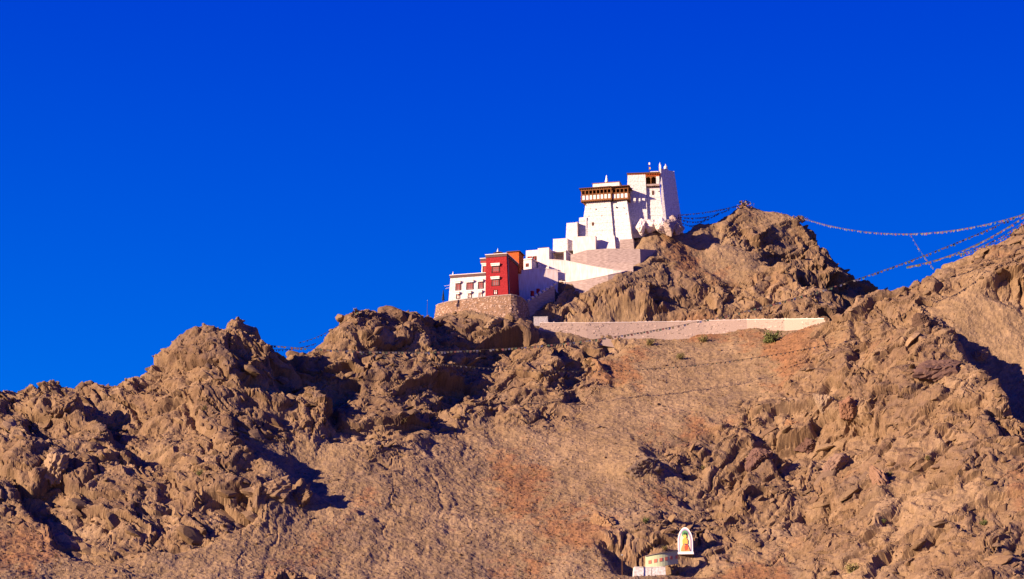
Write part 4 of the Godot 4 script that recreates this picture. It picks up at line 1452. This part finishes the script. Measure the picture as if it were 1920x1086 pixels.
	# whitewashed rocks that carry the highest tower
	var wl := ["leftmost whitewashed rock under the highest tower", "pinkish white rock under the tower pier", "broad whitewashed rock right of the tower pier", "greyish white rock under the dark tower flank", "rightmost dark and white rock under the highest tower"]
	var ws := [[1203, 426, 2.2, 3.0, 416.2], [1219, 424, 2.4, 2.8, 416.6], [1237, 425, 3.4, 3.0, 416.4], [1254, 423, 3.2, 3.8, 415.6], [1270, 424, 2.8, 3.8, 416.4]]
	for k in 5:
		var q: Array = ws[k]
		var o := MeshInstance3D.new()
		o.name = numbered("painted_rock")
		o.mesh = rock_mesh(40 + k, 14, Vector3.ONE * 1.35, 10, 0.16)
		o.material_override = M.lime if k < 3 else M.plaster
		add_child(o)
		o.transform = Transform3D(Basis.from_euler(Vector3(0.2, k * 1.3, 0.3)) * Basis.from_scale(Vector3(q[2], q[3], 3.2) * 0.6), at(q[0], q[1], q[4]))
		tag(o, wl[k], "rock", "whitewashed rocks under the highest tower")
	var green := Color(0.10, 0.115, 0.03)
	var olive := Color(0.17, 0.14, 0.045)
	shrub(1449, 642, 3.0, green, "largest green shrub, just below the right part of the road wall", 1, 700)
	shrub(1436, 644, 1.3, green, "small green shrub touching the largest one on its left", 2)
	shrub(1598, 1078, 2.0, olive, "wide olive shrub at the bottom edge right of the rock painting", 3, 600)
	shrub(1212, 980, 1.0, green, "dark green shrub among stones above left of the rock painting", 4)
	shrub(1246, 1032, 0.9, olive, "small olive shrub just left of the rock painting", 5)
	shrub(1219, 648, 1.7, olive, "low yellow green shrub below the widest part of the road wall", 6)
	shrub(1318, 642, 1.9, olive, "low olive shrub below the middle of the road wall", 7)
	shrub(1275, 674, 1.6, olive, "yellowish shrub on the slope under the road wall", 8)
	shrub(1496, 613, 2.2, olive, "wide low yellow green shrub at the right end of the road wall", 9, 600)
	shrub(375, 894, 1.2, green, "dark shrub in the cleft of the left hand slope", 10)
	shrub(756, 795, 1.4, Color(0.13, 0.09, 0.035), "brown dry bush under the central crags", 11)
	shrub(1665, 893, 1.0, olive, "small olive shrub at the foot of the pale right cliff", 12)
	shrub(1655, 980, 0.8, green, "small green shrub low on the right slope", 13)
	shrub(1845, 985, 1.1, green, "green shrub near the right edge low on the slope", 14)
	shrub(383, 770, 1.0, olive, "yellow green shrub below the big left knoll", 15)
	shrub(1740, 862, 0.9, olive, "small green shrub on the right slope below the gully crest", 16)
	shrub(1320, 880, 0.8, olive, "little olive tuft beside the cracked dark rock mass", 17)
	# a clipped dark conifer on the terrace
	var cy := thing("cypress", "small dark cypress at the left end of the terrace", "tree", at(831, 563, 386))
	var tr := mb()
	tube(tr, Vector3(0, -0.6, 0), Vector3(0, 1.8, 0), 0.07, 0.03, 5)
	put(tr, "trunk", M.wood_dark, cy)
	var cr := mb()
	for k in 420:
		var y := rng.randf()
		var a := rng.randf() * TAU
		var rad := 0.36 * (1.0 - y) * (0.4 + 0.6 * sqrt(rng.randf())) + 0.03
		var q := Vector3(cos(a) * rad, y * 2.3, sin(a) * rad)
		var u := Vector3(rng.randfn() * 0.4, 1, rng.randfn() * 0.4).normalized() * 0.12
		var v := Vector3(-sin(a), 0, cos(a)) * 0.05
		var t := rng.randf_range(0.6, 1.3)
		cr.set_color(Color(0.02 * t, 0.035 * t, 0.018 * t))
		quad(cr, q - u, q - v, q + u, q + v)
	put(cr, "crown", M.leaf, cy)

func near_walls(p: Vector3) -> bool:
	var q := pix(p)
	return q.x > 800 and q.x < 1290 and q.y < 575 and q.z > 384

# ------------------------------------------------------------------ prayer flags
const FLAG_COLORS := [Color(0.03, 0.06, 0.26), Color(0.22, 0.20, 0.19), Color(0.26, 0.04, 0.035), Color(0.04, 0.16, 0.07), Color(0.28, 0.19, 0.04)]

func flag_line(label: String, a: Vector3, b: Vector3, sag: float, seed_: int, spacing := 0.55, size := 0.42, faded := 0.0):
	var rng := RandomNumberGenerator.new()
	rng.seed = seed_
	var o := thing("prayer_flag_line", label, "prayer flags", a, 0, "strings of prayer flags")
	var d := b - a
	var length := d.length()
	var n := maxi(8, int(length / 2.2))
	var curve := func(t: float) -> Vector3: return d * t + Vector3(0, -4.0 * sag * t * (1.0 - t), 0)
	var rope := mb()
	for k in n:
		tube(rope, curve.call(float(k) / n), curve.call(float(k + 1) / n), 0.035, 0.035, 4)
	put(rope, "rope", M.rope, o)
	var cloth := mb()
	var m := int(length / spacing)
	var blow := Vector3(0.25, 0, 0.2)
	for k in m:
		if rng.randf() < 0.12: continue
		var t := (k + 0.5) / m
		var p: Vector3 = curve.call(t)
		var along := (curve.call(minf(1.0, t + 0.01)) - curve.call(maxf(0.0, t - 0.01)) as Vector3).normalized()
		var h := size * rng.randf_range(0.6, 1.1)
		var w := size * 0.45
		var fall := (Vector3(0, -1, 0) + blow * rng.randf_range(-1.0, 1.6) + Vector3(rng.randfn(), 0, rng.randfn()) * 0.25).normalized() * h
		var fold := Vector3(rng.randfn(), 0, rng.randfn()) * 0.07
		var c: Color = FLAG_COLORS[k % 5].lerp(Color(0.06, 0.045, 0.045), minf(1.0, faded + 0.35 + rng.randf() * 0.35))
		cloth.set_color(c)
		var mid := p + fall * 0.5 + fold
		quad(cloth, p - along * w, p + along * w, mid + along * w, mid - along * w)
		quad(cloth, mid - along * w, mid + along * w, p + fall + along * w * 0.8, p + fall - along * w * 0.9)
	var f := put(cloth, "flags", M.flag, o)
	f.set_meta("kind", "stuff")

func pole(px: float, py: float, depth: float, h: float, called: String, label: String, r := 0.05):
	var o := thing(called, label, "pole", at(px, py, depth))
	var st := mb()
	tube(st, Vector3(0, -1.2, 0), Vector3(0.03, h, 0), r, r * 0.6)
	put(st, "shaft", M.wood_dark, o)
	var tip := mb()
	lathe(tip, Vector3(0.03, h, 0), [[0.0, 0.0], [r * 1.6, 0.02], [r * 1.8, 0.1], [0.0, 0.22]], 6)
	put(tip, "tip", M.metal, o)

func cairn(px: float, py: float, depth: float, w: float, h: float, label: String, seed_: int):
	var rng := RandomNumberGenerator.new()
	rng.seed = seed_
	var o := thing("flag_cairn", label, "cairn", at(px, py, depth), 0, "cairns tied with flags")
	for k in 22:
		var t := k / 22.0
		var s := MeshInstance3D.new()
		s.name = "stone"
		s.mesh = rock_shapes[k % 5]
		s.material_override = M.rubble
		o.add_child(s, true)
		var rad := w * (1.0 - t) * 0.8
		s.transform = Transform3D(Basis(Vector3.UP, rng.randf() * TAU) * Basis.from_scale(Vector3.ONE * rng.randf_range(0.3, 0.5)), Vector3(rng.randf_range(-rad, rad), t * h * 0.7 - 0.4, rng.randf_range(-rad, rad) * 0.6))
	for k in 4:
		var st := mb()
		var x := rng.randf_range(-0.3, 0.3)
		tube(st, Vector3(x, -0.5, 0), Vector3(x + rng.randf_range(-0.4, 0.4), h * rng.randf_range(0.8, 1.15), rng.randf_range(-0.2, 0.2)), 0.05, 0.03, 5)
		put(st, "pole", M.wood_dark, o)
	var cloth := mb()
	for k in 90:
		var y := rng.randf() * h
		var rad := w * (1.05 - 0.8 * y / h)
		var q := Vector3(rng.randf_range(-rad, rad), y, rng.randf_range(-0.2, rad))
		var u := Vector3(rng.randfn(), rng.randfn(), rng.randfn()).normalized() * 0.16
		var v := u.cross(Vector3(rng.randfn(), rng.randfn(), 0.3)).normalized() * 0.22
		cloth.set_color(FLAG_COLORS[k % 5].lerp(Color(0.16, 0.10, 0.10), 0.45))
		quad(cloth, q - u - v, q + u - v, q + u + v, q - u + v)
	put(cloth, "flags", M.flag, o).set_meta("kind", "stuff")

func flags():
	var top := at(1396, 381, 435.5)
	var shoulder := at(1506, 411, 437)
	var right := at(1945, 388, 352)
	var left := at(506, 655, 339)
	cairn(1396, 388, 435.5, 2.4, 1.6, "flag-wrapped cairn on the very top of the peak", 3)
	cairn(1500, 413, 437, 1.8, 1.1, "flag-wrapped rocks on the right shoulder of the peak", 4)
	cairn(666, 599, 356, 1.0, 2.3, "small cairn with poles and flags on the crag left of the monastery", 5)
	flag_line("flag string from the peak top down to its right shoulder", top, shoulder, 0.9, 1)
	flag_line("second flag string sagging between the peak top and its right shoulder", top + Vector3(0, -0.7, 0.6), shoulder + Vector3(0, -0.6, 0.5), 1.9, 21)
	flag_line("flag string crossing the sky from the peak shoulder to the right edge", shoulder + Vector3(0, 0.3, 0), right + Vector3(0, -0.4, -1), 4.6, 2, 0.6, 0.5)
	flag_line("longest flag string, spanning from the right ridge down across the bowl to the left notch", right + Vector3(0, -0.2, 1.0), left + Vector3(0, 0, 4), 11.2, 3, 0.65, 0.5, 0.2)
	flag_line("lower long flag string across the bowl under the road wall", at(1570, 642, 352), at(640, 655, 338), 5.2, 4, 0.9, 0.34, 0.35)
	flag_line("thick flag string just under the right edge bundle", right, at(1700, 500, 358), 2.0, 5, 0.45, 0.5, 0.1)
	flag_line("flag string of the right edge bundle ending on the ridge slope", right + Vector3(0, -0.8, 0.5), at(1780, 480, 358), 1.6, 6, 0.5, 0.42)
	flag_line("short flag string lying close along the right ridge", right + Vector3(0, -1.5, 0.6), at(1800, 479, 360), 1.3, 7, 0.6, 0.36)
	flag_line("steep short flag string hanging from the sky string to the right ridge", at(1707, 439, 390), at(1751, 503, 368), 0.5, 8, 0.5, 0.5)
	for k in 4:
		flag_line(["topmost", "second", "third", "lowest"][k] + " of four flag strings from the highest tower's foot to the peak", at(1271, 403 + k * 3.0, 420), at(1392 - k * 22, 383 + k * 8.0, 434), [0.5, 1.2, 1.6, 1.9][k], 30 + k, 0.55, 0.42)
	var mast := at(666, 579, 356)
	for k in 4:
		flag_line(["topmost", "second", "third", "lowest"][k] + " of four flag strings from the left cairn to the next crag", mast + Vector3(0, -0.55 * k, 0), at(738 - k * 4, 581 + k * 4, 367), [0.9, 1.3, 1.2, 0.9][k], 40 + k, 0.5, 0.4, 0.3)
	flag_line("flag string over the notch right of the big left knoll", left, at(592, 644, 353), 0.5, 50, 0.5, 0.36, 0.3)
	flag_line("flag string climbing from the notch to the left cairn", at(560, 643, 351), mast + Vector3(0, -1.0, 0), 0.9, 51, 0.8, 0.3, 0.3)
	pole(801, 582, 384, 2.2, "thin_pole", "thin bare pole left of the stone terrace")

# ------------------------------------------------------------------ painted shrine at the foot of the slope
func arch_shape(w: float, h: float, n := 14) -> Array:
	var out := [Vector2(-w / 2, 0)]
	for k in n + 1:
		var a := PI - PI * k / n
		var r := pow(sin(a), 0.8) if sin(a) > 0.0 else 0.0
		out.append(Vector2(cos(a) * w / 2 * (1.0 - 0.25 * r), h * 0.55 + h * 0.45 * r))
	out.append(Vector2(w / 2, 0))
	return out

func plate(st: SurfaceTool, shape: Array, z0: float, z1: float, off := Vector2.ZERO):
	var lo := []
	var hi := []
	for p in shape:
		lo.append(Vector3(p.x + off.x, p.y + off.y, z0))
		hi.append(Vector3(p.x + off.x, p.y + off.y, z1))
	hexa(st, lo, hi)

func ellipse(rx: float, ry: float, n := 16) -> Array:
	var out := []
	for k in n:
		out.append(Vector2(cos(-TAU * k / n) * rx, sin(-TAU * k / n) * ry))
	return out

func shrine():
	var p := ground_at(1285, 1040) + Vector3(0, 0, 0.5)
	var o := thing("rock_painting", "painted arched relief of a seated figure in orange and green on the rock", "painting", p, 10)
	var paint := func(called: String, shape: Array, z0: float, z1: float, c: Color, off := Vector2.ZERO):
		var st := mb()
		plate(st, shape, z0, z1, off)
		put(st, called, mat(c, 0.85), o)
	paint.call("stone_back", arch_shape(2.5, 4.4), -1.6, 0.0, lin(0.70, 0.66, 0.64))
	paint.call("border", arch_shape(2.1, 3.95), 0.0, 0.04, lin(0.33, 0.24, 0.36), Vector2(0, 0.15))
	paint.call("inner_arch", arch_shape(1.75, 3.6), 0.04, 0.07, lin(0.68, 0.58, 0.44), Vector2(0, 0.2))
	paint.call("halo", ellipse(0.52, 0.62), 0.07, 0.12, lin(0.10, 0.26, 0.12), Vector2(0, 3.25))
	paint.call("robe", [Vector2(-0.75, 0.0), Vector2(-0.62, 0.55), Vector2(-0.36, 1.1), Vector2(0.36, 1.1), Vector2(0.62, 0.55), Vector2(0.75, 0.0)], 0.07, 0.22, lin(0.62, 0.26, 0.09), Vector2(0, 0.45))
	paint.call("sash", [Vector2(-0.12, 0.0), Vector2(-0.22, 0.6), Vector2(0.1, 1.1), Vector2(0.36, 0.9), Vector2(0.3, 0.2)], 0.22, 0.26, lin(0.60, 0.08, 0.04), Vector2(0.1, 0.5))
	paint.call("torso", [Vector2(-0.42, 0.0), Vector2(-0.44, 0.6), Vector2(-0.25, 0.95), Vector2(0.25, 0.95), Vector2(0.44, 0.6), Vector2(0.42, 0.0)], 0.07, 0.24, lin(0.66, 0.38, 0.08), Vector2(0, 1.6))
	paint.call("bowl", ellipse(0.16, 0.13, 10), 0.24, 0.32, lin(0.13, 0.11, 0.14), Vector2(0.05, 1.55))
	paint.call("face", ellipse(0.26, 0.36), 0.12, 0.26, lin(0.68, 0.48, 0.10), Vector2(0, 2.85))
	paint.call("hair", ellipse(0.24, 0.22), 0.12, 0.27, lin(0.04, 0.08, 0.06), Vector2(0, 3.3))
	paint.call("plinth", [Vector2(-1.4, 0.0), Vector2(-1.35, 0.4), Vector2(1.35, 0.4), Vector2(1.4, 0.0)], -1.6, 0.45, lin(0.74, 0.70, 0.68), Vector2(0, -0.1))
	# curved painted parapet
	var q := at(1236, 1060, pix(p).z - 5.0)
	var par := thing("painted_parapet", "curved pale green parapet with red squares beside the rock painting", "wall", q, 0)
	var st := mb()
	var rim := mb()
	var pts := []
	for k in 13:
		var t := k / 12.0
		pts.append(Vector3(lerpf(-2.2, 3.2, t), lerpf(-0.35, 0.75, t), 0.9 * sin(t * PI) - 1.2 * t))
	for k in 12:
		var a: Vector3 = pts[k]
		var b: Vector3 = pts[k + 1]
		var up := Vector3(0, 1.75, 0)
		var back := Vector3(0, 0, -0.5)
		var low := Vector3(0, -0.4, 0)
		hexa(st, [a + low, b + low, b + back + low, a + back + low], [a + up, b + up, b + up + back, a + up + back])
		hexa(rim, [a + up + Vector3(0, 0.003, 0.2), b + up + Vector3(0, 0.003, 0.2), b + up + back * 2.0, a + up + back * 2.0], [a + up + Vector3(0, 0.1, 0.2), b + up + Vector3(0, 0.1, 0.2), b + up + back * 2.0 + Vector3(0, 0.1, 0), a + up + back * 2.0 + Vector3(0, 0.1, 0)])
		if k % 2 == 1:
			var m := a.lerp(b, 0.5) + Vector3(0, 0.7, 0.0)
			var d := (b - a).normalized() * 0.24
			var u := Vector3(0, 0.27, 0)
			var f := Vector3(0, 0, 0.06)
			var sq := mb()
			hexa(sq, [m - d - u + f, m + d - u + f, m + d - u - f, m - d - u - f], [m - d + u + f, m + d + u + f, m + d + u - f, m - d + u - f])
			put(sq, "red_square", mat(lin(0.50, 0.15, 0.10), 0.85), par)
	put(st, "wall", mat(lin(0.42, 0.46, 0.28), 0.9), par)
	put(rim, "rim", mat(lin(0.20, 0.16, 0.15), 0.9), par)
	var ww := thing("white_shrine_wall", "bright white wall at the bottom edge below the painted parapet", "wall", at(1218, 1090, pix(p).z - 7.0), 0)
	block(ww, "wall", M.white, 6.2, 3.0, 2.2, [0.9, 0.3, 0.1, 0.0], -4.0, 1, 2.9, 0.0)
	slab(ww, "coping", M.white, Vector3(-2.4, 2.2, -3.0), Vector3(2.6, 2.32, -0.05))
	pole(1167, 1088, pix(p).z - 9.0, 3.9, "lamp_pole", "dark straight pole at the bottom edge left of the white wall", 0.12)
	pole(1222, 1092, pix(p).z - 9.0, 2.1, "short_post", "short dark post in front of the white shrine wall", 0.07)
